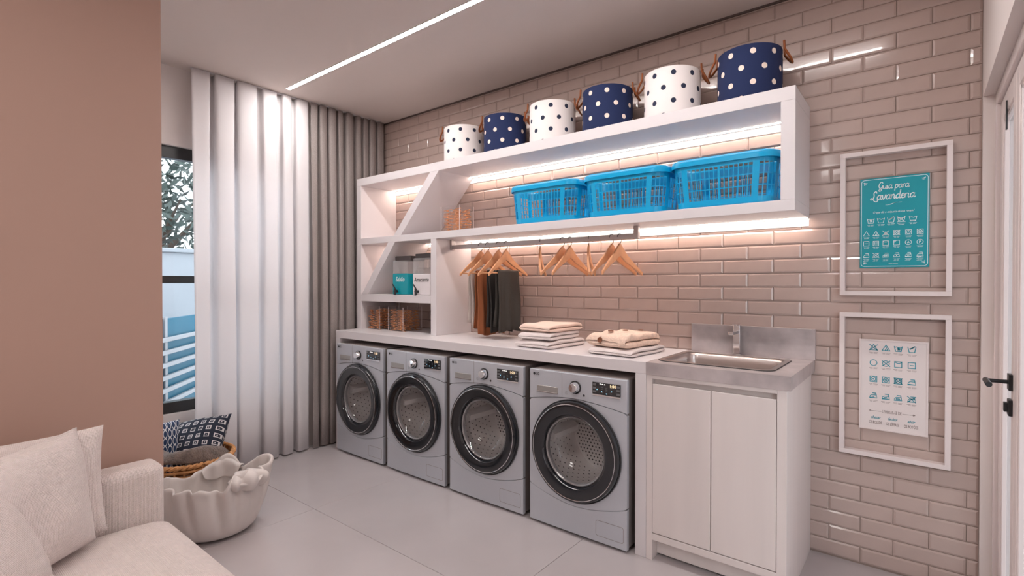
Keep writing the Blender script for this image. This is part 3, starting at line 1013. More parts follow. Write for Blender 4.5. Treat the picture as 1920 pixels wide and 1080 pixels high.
def pillow_mesh(w, h, t, m, name='pillow', n_=22, pinch=0.10, seed=0):
    rnd = random.Random(seed)
    ph = [rnd.uniform(0, 6.28) for _ in range(4)]
    b_ = MB()
    def pt(u, v, s_):
        e = (max(0.0, 1 - abs(u) ** 2.6) * max(0.0, 1 - abs(v) ** 2.6)) ** 0.55
        px = u * w / 2 * (1 - pinch * (1 - abs(u) ** 1.5 * 0) * (1 - v * v) * 0.55 * abs(u) ** 3)
        pz = v * h / 2 * (1 - pinch * (1 - u * u) * 0.55 * abs(v) ** 3)
        wob = 0.006 * math.sin(5 * u + ph[0]) * math.sin(4 * v + ph[1]) * e
        return (px, s_ * (t / 2 * e + 0.002) + wob, pz)
    vs_, fs = [], []
    for s_ in (-1, 1):
        for j in range(n_ + 1):
            for i in range(n_ + 1):
                vs_.append(pt(-1 + 2 * i / n_, -1 + 2 * j / n_, s_))
    M = (n_ + 1) ** 2
    for j in range(n_):
        for i in range(n_):
            a = j * (n_ + 1) + i
            fs.append((a, a + 1, a + n_ + 2, a + n_ + 1))
            a += M
            fs.append((a, a + n_ + 1, a + n_ + 2, a + 1))
    edge = [i for i in range(n_ + 1)] + [j * (n_ + 1) + n_ for j in range(1, n_ + 1)] + [n_ * (n_ + 1) + i for i in range(n_ - 1, -1, -1)] + [j * (n_ + 1) for j in range(n_ - 1, 0, -1)]
    for q in range(len(edge)):
        a, c = edge[q], edge[(q + 1) % len(edge)]
        fs.append((a, a + M, c + M, c))
    b_.add(vs_, fs)
    me = b_.mesh(name, m, 'all')
    uv = me.uv_layers.new(name='uv')
    for lp in me.loops:
        co = me.vertices[lp.vertex_index].co
        uv.data[lp.index].uv = (co.x / w + 0.5, co.z / h + 0.5)
    return me
def pillow(name, label, w, h, t, m, loc, rot, group, cat='pillow', seed=0):
    """stands on its lower edge: origin at the bottom centre"""
    me = pillow_mesh(w, h, t, m, name, seed=seed)
    me.transform(Matrix.Translation((0, 0, h / 2)))
    o = mesh_obj(name, me, None, loc)
    o.rotation_mode = 'ZYX'
    rx, ry, rz = rot
    o.rotation_mode = 'XYZ'
    o.rotation_euler = rot
    return tag(o, label, cat, group)
R_ = math.radians
G_ = 'cream throw pillows on the sofa'
pillow('throw_pillow', 'cream throw pillow leaning upright against the sofa back, farthest from the viewer', 0.44, 0.345, 0.11, m_sofa,
       (-2.095, 0.255, 0.432), (R_(-7), R_(0), R_(91)), G_, seed=1)
pillow('throw_pillow', 'cream throw pillow leaning in the middle of the three on the sofa', 0.43, 0.365, 0.12, m_sofa,
       (-1.915, 0.275, 0.430), (R_(9), R_(0), R_(-48)), G_, seed=2)
pillow('throw_pillow', 'cream throw pillow nearest the viewer, cut by the picture edge', 0.48, 0.40, 0.16, m_sofa,
       (-1.725, 0.150, 0.415), (R_(22), R_(0), R_(-42)), G_, seed=3)

# ================================================================== CANVAS BAG, WICKER BASKET, CUSHIONS
def canvas_bag(x, y):
    r = thing('canvas_bag', 'large slouchy pale canvas basket with folded rim and loop handles on the floor', 'basket', (x, y, 0))
    NU = 180
    prof = [(0.0, 0.004), (0.15, 0.004), (0.198, 0.012), (0.232, 0.05), (0.260, 0.12), (0.274, 0.19), (0.276, 0.24), (0.278, 0.275), (0.284, 0.292), (0.284, 0.306),
            (0.276, 0.315), (0.266, 0.312), (0.261, 0.296), (0.262, 0.265), (0.262, 0.20), (0.250, 0.12), (0.225, 0.05), (0.19, 0.024), (0.0, 0.020)]
    creases = [(-98, 7, 0.030), (-66, 6, 0.034), (-44, 4.5, 0.040), (-14, 5, 0.050), (4, 4, 0.036), (27, 6, 0.040), (62, 7, 0.040), (92, 5, 0.034),
               (124, 8, 0.038), (158, 6, 0.030), (196, 7, 0.040), (228, 5, 0.030)]
    def fold(a):
        f_ = 0.014 * math.sin(5 * a + 0.6) + 0.008 * math.sin(9 * a + 2.0)
        for c_, w_, d_ in creases:
            dd = (a - R_(c_) + PI) % (2 * PI) - PI
            f_ -= d_ * math.exp(-(dd / R_(w_)) ** 2)
        return f_ + 0.012
    b_ = MB()
    vs_, fs = [], []
    for rad, z in prof:
        k_ = min(1.0, max(0.0, (z - 0.02) / 0.28))
        for i in range(NU):
            a = 2 * PI * i / NU
            f_ = fold(a + 0.10 * math.sin(6 * z) * k_) * k_ ** 1.1
            zz = z + k_ ** 2 * (0.036 * math.cos(a - R_(39)) - 0.012 + 0.020 * math.sin(5 * a + 1.0) + 0.012 * math.sin(8 * a + 0.5) + 0.5 * fold(a))
            rr_ = rad + f_ * (1 if rad > 0.1 else 0)
            vs_.append((rr_ * math.cos(a), rr_ * math.sin(a), zz))
    for j in range(len(prof) - 1):
        for i in range(NU):
            i2 = (i + 1) % NU
            fs.append((j * NU + i, j * NU + i2, (j + 1) * NU + i2, (j + 1) * NU + i))
    b_.add(vs_, fs)
    b_.build('bag', m_canvas, r, smooth='all', subsurf=1)
    def cuff(a0, a1, drop, out, name, up=0.02):
        # a flap of the lining turned over the rim
        def fn(u, v):
            a = a0 + (a1 - a0) * u
            f_ = fold(a)
            zr = 0.300 + 0.036 * math.cos(a - R_(39)) - 0.012 + 0.016 * math.sin(5 * a + 1.0)
            ed = math.sin(PI * u) ** 0.4
            t = v * 2 - 1
            if t < 0:
                rad = 0.232 + f_ + 0.010 * (1 + t)
                z = zr + up * ed - 0.10 * (-t) * ed
            else:
                rad = 0.250 + f_ + out * math.sin(PI * min(1, t * 0.9)) * ed + 0.022 * min(1, t * 4)
                z = zr + up * ed - drop * t ** 1.3 * ed
            rad += 0.006 * math.sin(14 * u + 3 * v)
            return (rad * math.cos(a), rad * math.sin(a), z)
        MB().grid(fn, 26, 15).build(name, m_canvas, r, smooth='all', solid=0.006, subsurf=1)
    cuff(R_(-8), R_(44), 0.11, 0.05, 'turned_flap', 0.035)
    cuff(R_(120), R_(176), 0.05, 0.012, 'turned_flap', 0.012)
    # two strap handles
    for a, tw in ((R_(14), 0.2),):
        P = []
        for q in range(15):
            s_ = q / 14 * PI
            aa = a + 0.32 * math.cos(s_)
            rad = 0.262 + 0.055 * math.sin(s_)
            P.append((rad * math.cos(aa), rad * math.sin(aa), 0.26 + 0.085 * math.sin(s_) - 0.05 * math.sin(s_) ** 4))
        MB().tube(P, 0.016, 10, flat=0.5).build('handle', m_canvas, r, smooth='all')
    return r
cbag = canvas_bag(-2.793, 1.072)
cbag.scale = (0.86, 0.86, 0.93)

def wicker_basket(x, y):
    r = thing('wicker_basket', 'round tan wicker basket with cushions inside by the window', 'basket', (x, y, 0))
    R0, R1, H = 0.19, 0.228, 0.25
    MB().lathe([(0.0, 0.004), (R0, 0.004), (R0, 0.014), (0.0, 0.014)], 36).build('bottom', m_wicker, r)
    st = MB().tube([(R0, 0, 0.006), (R0 + 0.02, 0, 0.10), (R1, 0, H)], 0.0065, 6).mesh('stake', m_wicker, True)
    for i in range(30):
        mesh_obj('stake', st, r, None, (0, 0, 2 * PI * i / 30))
    for z in (0.03, 0.055, 0.08, 0.105, 0.15, 0.195, 0.225):
        rad = R0 + (R1 - R0) * z / H + 0.004
        ring = [((rad + 0.004 * math.sin(15 * 2 * PI * q / 90)) * math.cos(2 * PI * q / 90), (rad + 0.004 * math.sin(15 * 2 * PI * q / 90)) * math.sin(2 * PI * q / 90), z) for q in range(90)]
        MB().tube(ring, 0.0085, 6, closed=True).build('weaver', m_wicker, r, smooth=True)
    for ph in (0, PI):
        ring = [((R1 + 0.007 * math.cos(24 * a + ph)) * math.cos(a), (R1 + 0.007 * math.cos(24 * a + ph)) * math.sin(a), H + 0.006 * math.sin(24 * a + ph)) for a in [2 * PI * q / 144 for q in range(144)]]
        MB().tube(ring, 0.009, 6, closed=True).build('rim_braid', m_wicker, r, smooth=True)
WB = (-3.315, 1.13)
wicker_basket(*WB)

def print_mat(name, base, ink, kind, nx, nz):
    """printed cushion cloth: rows of framed squares or linked ovals, in the cloth's own uv"""
    m = bpy.data.materials.new(name)
    m.use_nodes = True
    nt = m.node_tree
    b_ = nt.nodes['Principled BSDF']
    b_.inputs['Roughness'].default_value = 0.9
    uv = nt.nodes.new('ShaderNodeUVMap')
    uv.uv_map = 'uv'
    sx = nt.nodes.new('ShaderNodeSeparateXYZ')
    nt.links.new(uv.outputs[0], sx.inputs[0])
    def M(op, a, c=None, d=None):
        n_ = nt.nodes.new('ShaderNodeMath')
        n_.operation = op
        for k_, v_ in enumerate((a, c, d)):
            if v_ is None:
                continue
            if isinstance(v_, (int, float)):
                n_.inputs[k_].default_value = v_
            else:
                nt.links.new(v_, n_.inputs[k_])
        return n_.outputs[0]
    u = M('MULTIPLY', sx.outputs[0], nx)
    v = M('MULTIPLY', sx.outputs[1], nz)
    if kind == 'dots':
        row = M('FLOOR', v)
        odd = M('MODULO', row, 2)
        u = M('ADD', u, M('MULTIPLY', odd, 0.5))
    fu = M('ABSOLUTE', M('SUBTRACT', M('FRACT', u), 0.5))
    fv = M('ABSOLUTE', M('SUBTRACT', M('FRACT', v), 0.5))
    if kind == 'squares':
        mx = M('MAXIMUM', fu, fv)
        ringm = M('MULTIPLY', M('GREATER_THAN', mx, 0.18), M('LESS_THAN', mx, 0.28))
        fac = M('MAXIMUM', ringm, M('LESS_THAN', mx, 0.055))
    elif kind == 'ovals':
        e = M('SQRT', M('ADD', M('MULTIPLY', fu, fu), M('MULTIPLY', M('MULTIPLY', fv, fv), 0.7)))
        fac = M('MULTIPLY', M('GREATER_THAN', e, 0.33), M('LESS_THAN', e, 0.44))
    else:
        asp = DOT_ASPECT
        e = M('SQRT', M('ADD', M('MULTIPLY', M('MULTIPLY', fu, fu), asp * asp), M('MULTIPLY', fv, fv)))
        fac = M('LESS_THAN', e, 0.185)
    mix = nt.nodes.new('ShaderNodeMix')
    mix.data_type = 'RGBA'
    mix.inputs['A'].default_value = (*base, 1)
    mix.inputs['B'].default_value = (*ink, 1)
    nt.links.new(fac, mix.inputs['Factor'])
    nt.links.new(mix.outputs['Result'], b_.inputs['Base Color'])
    return m
m_squares = print_mat('navy_square_print', srgb(34, 40, 56), srgb(214, 210, 212), 'squares', 7, 7)
m_ovals = print_mat('navy_chain_print', srgb(38, 58, 92), srgb(222, 224, 228), 'ovals', 9, 7)
GC = 'cushions in the wicker basket'
pillow('printed_cushion', 'dark navy cushion with small white squares tipped in the wicker basket', 0.34, 0.33, 0.15, m_squares,
       (-3.350, 1.140, 0.165), (R_(-44), R_(-10), R_(38)), GC, 'cushion', 4)
pillow('printed_cushion', 'blue cushion with white linked ovals standing in the wicker basket', 0.24, 0.32, 0.10, m_ovals,
       (-3.44, 1.000, 0.12), (R_(-6), R_(4), R_(95)), GC, 'cushion', 5)
def fur_throw():
    def fn(u, v):
        a = R_(-130) + R_(200) * u
        ca_, sa_ = math.cos(a), math.sin(a)
        t = v
        rad = 0.10 + 0.095 * t
        z = 0.225 + 0.055 * math.sin(PI * t) + 0.012 * math.sin(9 * u + 4 * v) + 0.03 * math.sin(PI * u)
        rad += 0.012 * math.sin(11 * u + 2)
        return (rad * ca_, rad * sa_, z)
    o = MB().grid(fn, 40, 12).build('fur_throw', m_fur, None, smooth='all', solid=0.03, subsurf=1, loc=(WB[0], WB[1], 0.0))
    # tufts along the pelt
    return tag(o, 'brown fur throw bunched around the cushions in the wicker basket', 'throw')
fur_throw()

# ================================================================== POLKA-DOT BASKETS
DOT_ASPECT = 1.417
m_dot_white = print_mat('white_dot_print', srgb(236, 228, 226), srgb(36, 42, 66), 'dots', 9, 3.44)
m_dot_navy = print_mat('navy_dot_print', srgb(21, 36, 78), srgb(238, 220, 208), 'dots', 9, 3.44)
BR, BH = 0.137, 0.232
def dot_basket(m, name):
    r = thing(name, 'x', 'basket')
    b_ = MB().lathe([(BR - 0.004, 0.0), (BR - 0.001, 0.004), (BR, 0.02), (BR, BH - 0.003), (BR - 0.002, BH), (BR - 0.005, BH - 0.002), (BR - 0.006, 0.012), (0.001, 0.010)], 56)
    me = b_.mesh('shell', m, True)
    uv = me.uv_layers.new(name='uv')
    for p in me.polygons:
        us = []
        for li in p.loop_indices:
            co = me.vertices[me.loops[li].vertex_index].co
            us.append((math.atan2(co.y, co.x) / (2 * PI)) % 1.0)
        for li, u in zip(p.loop_indices, us):
            if max(us) - min(us) > 0.5 and u < 0.5:
                u += 1.0
            co = me.vertices[me.loops[li].vertex_index].co
            inside = math.hypot(co.x, co.y) < BR - 0.0045
            uv.data[li].uv = (u, co.z / BH + 0.55 / 3.44)
    mesh_obj('shell', me, r)
    MB().lathe([(0.0, 0.001), (BR - 0.005, 0.001)], 40).build('bottom', m, r)
    for a in (0.0, PI):
        P = [(BR + 0.005, 0.038, BH + 0.022), (BR + 0.006, 0.038, BH + 0.004)]
        for q in range(15):
            s_ = PI * q / 14
            P.append((BR + 0.007 + 0.030 * math.sin(s_), 0.038 * math.cos(s_), BH - 0.014 - 0.048 * math.sin(s_)))
        P += [(BR + 0.006, -0.038, BH + 0.004), (BR + 0.005, -0.038, BH + 0.022)]
        h = MB().tube(P, 0.0080, 10, flat=0.65)
        ho = h.build('handle', m_leather, r, smooth=True)
        ho.rotation_euler = (0, 0, a)
    return r
bw_ = dot_basket(m_dot_white, 'polka_dot_basket')
bn_ = dot_basket(m_dot_navy, 'polka_dot_basket')
bl = ['white basket with navy dots at the curtain end of the shelf top', 'navy basket with white dots nearest the curtain end of the shelf top',
      'white basket with navy dots in the middle of the shelf top', 'navy basket with white dots in the middle of the shelf top',
      'white basket with navy dots, the one nearest the door', 'navy basket with white dots at the door end of the shelf top']
for i in range(6):
    src = (bw_, bn_)[i % 2]
    o = src if i < 2 else copy_tree(src)
    o.location = (-2.463 + 0.3665 * i, 2.54, 2.0702)
    o.rotation_euler = (0, 0, R_((24, 22, 20, 17, 14, 10)[i]))
    tag(o, bl[i], 'basket', 'polka-dot baskets on top of the shelf unit')

# ================================================================== BLUE LAUNDRY BASKETS
def laundry_basket():
    r = thing('laundry_basket', 'x', 'laundry basket')
    a_, b2, H = 0.246, 0.150, 0.232
    RC = 0.085
    def perim(s_):
        # rounded rectangle by arc length, s_ in 0..1, starting at middle of the front side
        lx, ly = 2 * (a_ - RC), 2 * (b2 - RC)
        q = PI * RC / 2
        T = 2 * lx + 2 * ly + 4 * q
        s_ = (s_ % 1.0) * T
        segs = [('l', lx / 2, (0, -b2), (1, 0)), ('c', q, (a_ - RC, -b2 + RC), -PI / 2), ('l', ly, (a_, -b2 + RC), (0, 1)), ('c', q, (a_ - RC, b2 - RC), 0),
                ('l', lx, (a_ - RC, b2), (-1, 0)), ('c', q, (-a_ + RC, b2 - RC), PI / 2), ('l', ly, (-a_, b2 - RC), (0, -1)), ('c', q, (-a_ + RC, -b2 + RC), PI),
                ('l', lx / 2, (-a_ + RC, -b2), (1, 0))]
        for sg in segs:
            if s_ <= sg[1] + 1e-9:
                if sg[0] == 'l':
                    return (sg[2][0] + sg[3][0] * s_, sg[2][1] + sg[3][1] * s_)
                an = sg[3] + s_ / RC
                return (sg[2][0] + RC * math.cos(an), sg[2][1] + RC * math.sin(an))
            s_ -= sg[1]
        return (0, -b2)
    lx, ly, q = 2 * (a_ - RC), 2 * (b2 - RC), PI * RC / 2
    T = 2 * lx + 2 * ly + 4 * q
    # stations along the perimeter: (position, opening after it?)
    st = []
    def span(s0, length, nh, solid_ends, mid=False):
        s_ = s0
        e = solid_ends
        st.append((s_, False))
        s_ += e
        hole = (length - 2 * e) / nh
        for i in range(nh):
            br = 0.0045
            st.append((s_, True if not (mid and i == nh // 2 - 1) else True))
            st.append((s_ + hole - br - (0.004 if mid and i == nh // 2 - 1 else 0), False))
            s_ += hole
    span(0, lx / 2, 7, 0.003)
    span(lx / 2, q, 4, 0.022)
    span(lx / 2 + q, ly, 4, 0.01)
    span(lx / 2 + q + ly, q, 4, 0.022)
    span(lx / 2 + 2 * q + ly, lx, 14, 0.01, True)
    span(1.5 * lx + 2 * q + ly, q, 4, 0.022)
    span(1.5 * lx + 3 * q + ly, ly, 4, 0.01)
    span(1.5 * lx + 3 * q + 2 * ly, q, 4, 0.022)
    span(1.5 * lx + 4 * q + 2 * ly, lx / 2, 7, 0.003)
    lev = [(0.0, False), (0.010, False), (0.034, True), (0.080, False), (0.0840, True), (0.1300, False), (0.134, True), (0.182, False), (0.196, False), (0.222, False)]
    def scale(z):
        return 0.865 + 0.085 * (z / 0.222) - (0.03 if z < 0.005 else 0)
    b_ = MB()
    vs_ = []
    for z, _ in lev:
        k_ = scale(z)
        for s_, _h in st:
            x, y = perim(s_ / T)
            vs_.append((x * k_, y * (k_ - 0.0), z))
    n_ = len(st)
    fs = []
    for j in range(len(lev) - 1):
        for i in range(n_):
            if lev[j][1] and st[i][1]:
                continue
            i2 = (i + 1) % n_
            fs.append((j * n_ + i, j * n_ + i2, (j + 1) * n_ + i2, (j + 1) * n_ + i))
    b_.add(vs_, fs)
    b_.build('lattice_body', m_blue_plastic, r, solid=0.003)
    bt = MB()
    bt.add([(perim(i / 48)[0] * 0.835, perim(i / 48)[1] * 0.835, 0.0) for i in range(48)] + [(perim(i / 48)[0] * 0.835, perim(i / 48)[1] * 0.835, 0.003) for i in range(48)],
           [tuple(range(48))[::-1], tuple(range(48, 96))])
    bt.build('bottom', m_blue_plastic, r)
    rm = MB()
    lv = [(0.945, 0.214), (0.952, 0.226), (0.972, 0.2325), (0.992, 0.229), (1.0, 0.218), (1.002, 0.200), (0.994, 0.199), (0.985, 0.214), (0.965, 0.222), (0.950, 0.214)]
    M_ = 72
    rm.add([(perim(i / M_)[0] * k_, perim(i / M_)[1] * k_, z) for k_, z in lv for i in range(M_)],
           [(j * M_ + i, j * M_ + (i + 1) % M_, (j + 1) * M_ + (i + 1) % M_, (j + 1) * M_ + i) for j in range(len(lv) - 1) for i in range(M_)])
    rm.build('rim', m_blue_plastic, r, smooth=True)
    return r
lb = laundry_basket()
for i, (x, l_) in enumerate(((-1.733, 'bright blue lattice laundry basket nearest the curtain of the three'), (-1.220, 'bright blue lattice laundry basket in the middle of the three'),
                             (-0.726, 'bright blue lattice laundry basket at the door end of the three'))):
    o = lb if i == 0 else copy_tree(lb)
    o.location = (x, 2.552, 1.6005)
    tag(o, l_, 'laundry basket', 'blue laundry baskets on the lower shelf board')

# ================================================================== PEGS IN CLEAR BOXES
peg = MB()
for s_ in (-1, 1):
    peg.add([(-0.036, -0.005, s_ * 0.0016), (0.036, -0.005, s_ * 0.0055), (0.036, 0.005, s_ * 0.0055), (-0.036, 0.005, s_ * 0.0016),
             (-0.036, -0.005, s_ * 0.0050), (0.036, -0.005, s_ * 0.0100), (0.036, 0.005, s_ * 0.0100), (-0.036, 0.005, s_ * 0.0050)],
            [(0, 3, 2, 1), (4, 5, 6, 7), (0, 1, 5, 4), (1, 2, 6, 5), (2, 3, 7, 6), (3, 0, 4, 7)] if s_ > 0 else
            [(0, 1, 2, 3), (4, 7, 6, 5), (0, 4, 5, 1), (1, 5, 6, 2), (2, 6, 7, 3), (3, 7, 4, 0)])
peg.tube([(-0.004, -0.006, 0), (-0.004, 0.006, 0)], 0.0062, 8)
peg_me = peg.mesh('clothes_peg', m_peg)
def peg_box(x0, x1, y0, y1, z, h, label, group, plabel, seed):
    rnd = random.Random(seed)
    cx, cy = (x0 + x1) / 2, (y0 + y1) / 2
    r = thing('clear_box', label, 'box', (cx, cy, z), group='clear boxes of clothes pegs')
    w2, d2, t = (x1 - x0) / 2, (y1 - y0) / 2, 0.003
    MB().box(-w2, w2, -d2, d2, 0.0005, t).build('box_bottom', m_acrylic, r)
    for nm, a in (('box_wall', (-w2, w2, -d2, -d2 + t)), ('box_wall', (-w2, w2, d2 - t, d2)), ('box_wall', (-w2, -w2 + t, -d2 + t, d2 - t)), ('box_wall', (w2 - t, w2, -d2 + t, d2 - t))):
        MB().box(a[0], a[1], a[2], a[3], t, h).build(nm, m_acrylic, r)
    ed = MB()
    for sx in (-1, 1):
        for sy in (-1, 1):
            ed.box(sx * w2 - 0.0012, sx * w2 + 0.0012, sy * d2 - 0.0012, sy * d2 + 0.0012, t, h)
    ed.build('polished_edges', m_frame_white, r)
    layers = int((h - 0.02) / 0.0215)
    depth_n = max(2, int((2 * d2 - 0.02) / 0.045))
    for L in range(layers):
        for ci in (-1, 1):
            for di in range(depth_n):
                yy = cy - d2 + 0.022 + di * (2 * d2 - 0.044) / max(1, depth_n - 1)
                tilt = rnd.uniform(-0.12, 0.12)
                rz = rnd.uniform(-0.25, 0.25) + (PI if rnd.random() < 0.5 else 0)
                o = mesh_obj('clothes_peg', peg_me, None, (cx + ci * (w2 * 0.48) + rnd.uniform(-0.002, 0.002), yy, z + t + 0.0105 + L * 0.0215), (rnd.uniform(-0.2, 0.2), tilt, rz))
                tag(o, plabel, 'clothes peg', group)
peg_box(-3.418, -3.250, 2.420, 2.600, 0.893, 0.178, 'clear box of wooden pegs on the bench, nearer the curtain', 'pegs in the box nearer the curtain', 'wooden clothes peg in the bench box nearer the curtain', 1)
peg_box(-3.140, -2.970, 2.420, 2.600, 0.893, 0.178, 'clear box of wooden pegs on the bench beside the divider', 'pegs in the box beside the divider', 'wooden clothes peg in the bench box beside the divider', 2)
peg_box(-2.570, -2.395, 2.425, 2.560, 1.600, 0.172, 'clear box of wooden pegs on the lit shelf by the slanted divider', 'pegs in the box on the lit shelf', 'wooden clothes peg in the box on the lit shelf', 3)

# ================================================================== DISPENSERS
m_clear = thin_glass('clear_plastic', (0.93, 0.93, 0.94), 0.04, haze=0.18)
m_lid = mat('dark_lid', srgb(62, 54, 54), 0.4)
m_white_plastic = mat('white_plastic', srgb(228, 222, 224), 0.35)
def dispenser(x, y, w, dpt, h, hf, m_low, ink, word, label, size):
    r = thing('detergent_dispenser', label, 'dispenser', (x, y, 1.166), group='dispensers on the middle board')
    MB().box(-w / 2, w / 2, -dpt / 2, dpt / 2, 0.001, hf).build('lower_body', m_low, r, bevel=0.006, seg=3)
    MB().box(-w / 2 + 0.002, w / 2 - 0.002, -dpt / 2 + 0.002, dpt / 2 - 0.002, hf, h).build('clear_body', m_clear, r, bevel=0.003)
    MB().box(-w / 2 - 0.003, w / 2 + 0.003, -dpt / 2 - 0.003 + 0.03, dpt / 2 + 0.003, h, h + 0.034).build('lid', m_lid, r, bevel=0.004)
    mesh_obj('lettering', text_mesh(word, size, ink, shear=0.25, bold=0.0006, squeeze=0.85), r, (0, -dpt / 2 - 0.0006, hf * 0.72))
    t = MB().tube([(-w * 0.18, -dpt / 2 + 0.002, hf * 0.17), (-w * 0.18, -dpt / 2 - 0.028, hf * 0.17)], 0.010, 12)
    t.tube([(-w * 0.18, -dpt / 2 - 0.022, hf * 0.17 + 0.02), (-w * 0.18, -dpt / 2 - 0.022, hf * 0.17 - 0.028)], 0.009, 12)
    t.tube([(-w * 0.18, -dpt / 2 - 0.022, hf * 0.17 + 0.02), (-w * 0.30, -dpt / 2 - 0.026, hf * 0.17 + 0.050)], 0.005, 8)
    t.build('spigot', m_black, r, smooth=True)
dispenser(-2.985, 2.485, 0.172, 0.16, 0.250, 0.155, m_teal, m_ink_white, 'Sabão', 'square dispenser with teal lower half lettered Sabão', 0.050)
dispenser(-2.757, 2.490, 0.185, 0.16, 0.262, 0.150, m_white_plastic, m_ink_dark, 'Amaciante', 'square dispenser with white lower half lettered Amaciante', 0.042)

# ================================================================== HANGING RAIL, HANGERS, TROUSERS
RY, RZ = 2.53, 1.501
hr = thing('hanging_rail', 'flat metal clothes rail fixed under the lower shelf board', 'rail', (-1.87, RY, 1.553))
MB().box(-0.706, 0.69, -0.008, 0.008, -0.066, -0.038).build('bar', m_alu, hr, bevel=0.002)
MB().box(0.672, 0.70, -0.012, 0.012, -0.068, -0.0005).build('end_bracket', m_alu, hr, bevel=0.002)
MB().box(-0.7065, -0.690, -0.016, 0.016, -0.072, -0.0005).build('end_bracket', m_alu, hr, bevel=0.002)
def hanger(with_bar):
    r = thing('clothes_hanger', 'x', 'hanger')
    # local: origin at the hook's rest on the bar; arms along y
    n_ = 17
    up, lo = [], []
    for i in range(n_):
        u = -1 + 2 * i / (n_ - 1)
        a = abs(u)
        zc = -0.098 - 0.115 * a ** 1.15 + 0.018 * math.exp(-(a / 0.18) ** 2)
        th = 0.052 * (1 - a) ** 1.6 + 0.018
        up.append((u * 0.185, zc + th * 0.45))
        lo.append((u * 0.185, zc - th * 0.55))
    b_ = MB()
    vs_ = []
    for (y, z), (y2, z2) in zip(up, lo):
        c_ = 0.022 * (abs(y) / 0.185) ** 2
        vs_ += [(-0.006 + c_, y, z), (0.006 + c_, y, z), (0.006 + c_, y2, z2), (-0.006 + c_, y2, z2)]
    fs = []
    for i in range(n_ - 1):
        a, c_ = 4 * i, 4 * (i + 1)
        for q in range(4):
            fs.append((a + q, a + (q + 1) % 4, c_ + (q + 1) % 4, c_ + q))
    fs += [(3, 2, 1, 0), tuple(4 * (n_ - 1) + q for q in range(4))]
    b_.add(vs_, fs)
    b_.build('wooden_body', m_wood, r, smooth=True, bevel=0.002)
    P = [(0, -0.002, -0.085), (0, 0.0, -0.060), (0, 0.016, -0.035), (0, 0.0225, -0.014)]
    for q in range(9):
        a = R_(-20 + 25 * q)
        P.append((0, 0.0005 + 0.0215 * math.cos(a), -0.0165 + 0.0185 * math.sin(a)))
    MB().tube(P, 0.0020, 8).build('hook', m_black_metal, r, smooth=True)
    if with_bar:
        MB().tube([(0.016, -0.165, -0.202), (0.016, 0.165, -0.202)], 0.005, 8).build('trouser_bar', m_wood, r, smooth=True)
    return r
hb = hanger(True)
hp = hanger(False)
HG = 'wooden hangers on the rail'
specs = [(-2.300, 10, True, 'wooden hanger holding the pale grey trousers'), (-2.238, 7, True, 'wooden hanger holding the brown trousers'),
         (-2.146, 9, True, 'wooden hanger holding the narrow black trousers'), (-2.082, 2, True, 'wooden hanger holding the wide charcoal trousers'),
         (-1.814, -31, False, 'bare wooden hanger seen edge-on beside the wide charcoal trousers'), (-1.652, 14, False, 'bare wooden hanger at the back of the middle pair'),
         (-1.600, 6, False, 'bare wooden hanger at the front of the middle pair'), (-1.476, -25, False, 'bare wooden hanger seen edge-on between the two pairs'),
         (-1.330, 12, False, 'bare wooden hanger at the back of the pair near the rail end'), (-1.283, 8, False, 'bare wooden hanger nearest the rail end bracket')]
first = {True: hb, False: hp}
for x, rz, wb, l_ in specs:
    if first[wb] is not None:
        o = first[wb]
        first[wb] = None
        base = {True: hb, False: hp}[wb]
    else:
        o = copy_tree(hb if wb else hp)
    o.location = (x, RY, 1.5165)
    o.rotation_euler = (0, 0, R_(-rz))
    tag(o, l_, 'hanger', HG)
def trousers(x, rz, m, label, wd, zb, seed, flare=0.0):
    rnd = random.Random(seed)
    ph = rnd.uniform(0, 6)
    b_ = MB()
    # cross-section path over the bar: down the front, up over, down the back
    path = []
    zt = -0.196
    for q in range(12):
        path.append((1, zb + (zt - zb) * q / 12.0))
    for q in range(7):
        path.append((math.cos(PI * q / 6), zt + 0.010 * math.sin(PI * q / 6)))
    for q in range(1, 12):
        path.append((-1, zt + (zb + 0.035 - zt) * q / 11.0))
    nu = 26
    vs_, fs = [], []
    for s_, z in path:
        dn = max(0.0, min(1.0, (zt - z) / (zt - zb)))
        for i in range(nu):
            u = -1 + 2 * i / (nu - 1)
            wv = (0.010 * math.sin(u * 7 + ph + s_) + 0.005 * math.sin(u * 15 + 2 * ph)) * dn ** 0.6
            x_ = 0.016 + s_ * (0.0075 + 0.010 * dn) + wv
            y_ = u * (wd / 2) * (1 + flare * dn) + 0.004 * math.sin(z * 20 + u * 3)
            zz = z + (0.008 * math.sin(u * 4 + ph) if z < zb + 0.05 else 0)
            vs_.append((x_, y_, zz))
    for j in range(len(path) - 1):
        for i in range(nu - 1):
            fs.append((j * nu + i, j * nu + i + 1, (j + 1) * nu + i + 1, (j + 1) * nu + i))
    b_.add(vs_, fs)
    o = b_.build('trousers', m, None, smooth='all', solid=0.004, loc=(x, RY, 1.5165))
    o.rotation_euler = (0, 0, R_(-rz))
    return tag(o, label, 'trousers', 'trousers on the rail')
trousers(-2.300, 10, m_pants_grey, 'pale grey trousers hanging nearest the shelf divider', 0.20, -0.56, 1)
trousers(-2.238, 7, m_pants_brown, 'brown trousers hanging between the grey and black pairs', 0.22, -0.60, 2)
trousers(-2.146, 9, m_pants_black, 'black trousers with close folds hanging next to the brown pair', 0.20, -0.575, 3)
trousers(-2.082, 2, m_pants_charcoal, 'wide charcoal trousers flared at the hem, nearest the bare hangers', 0.20, -0.57, 4, flare=0.16)

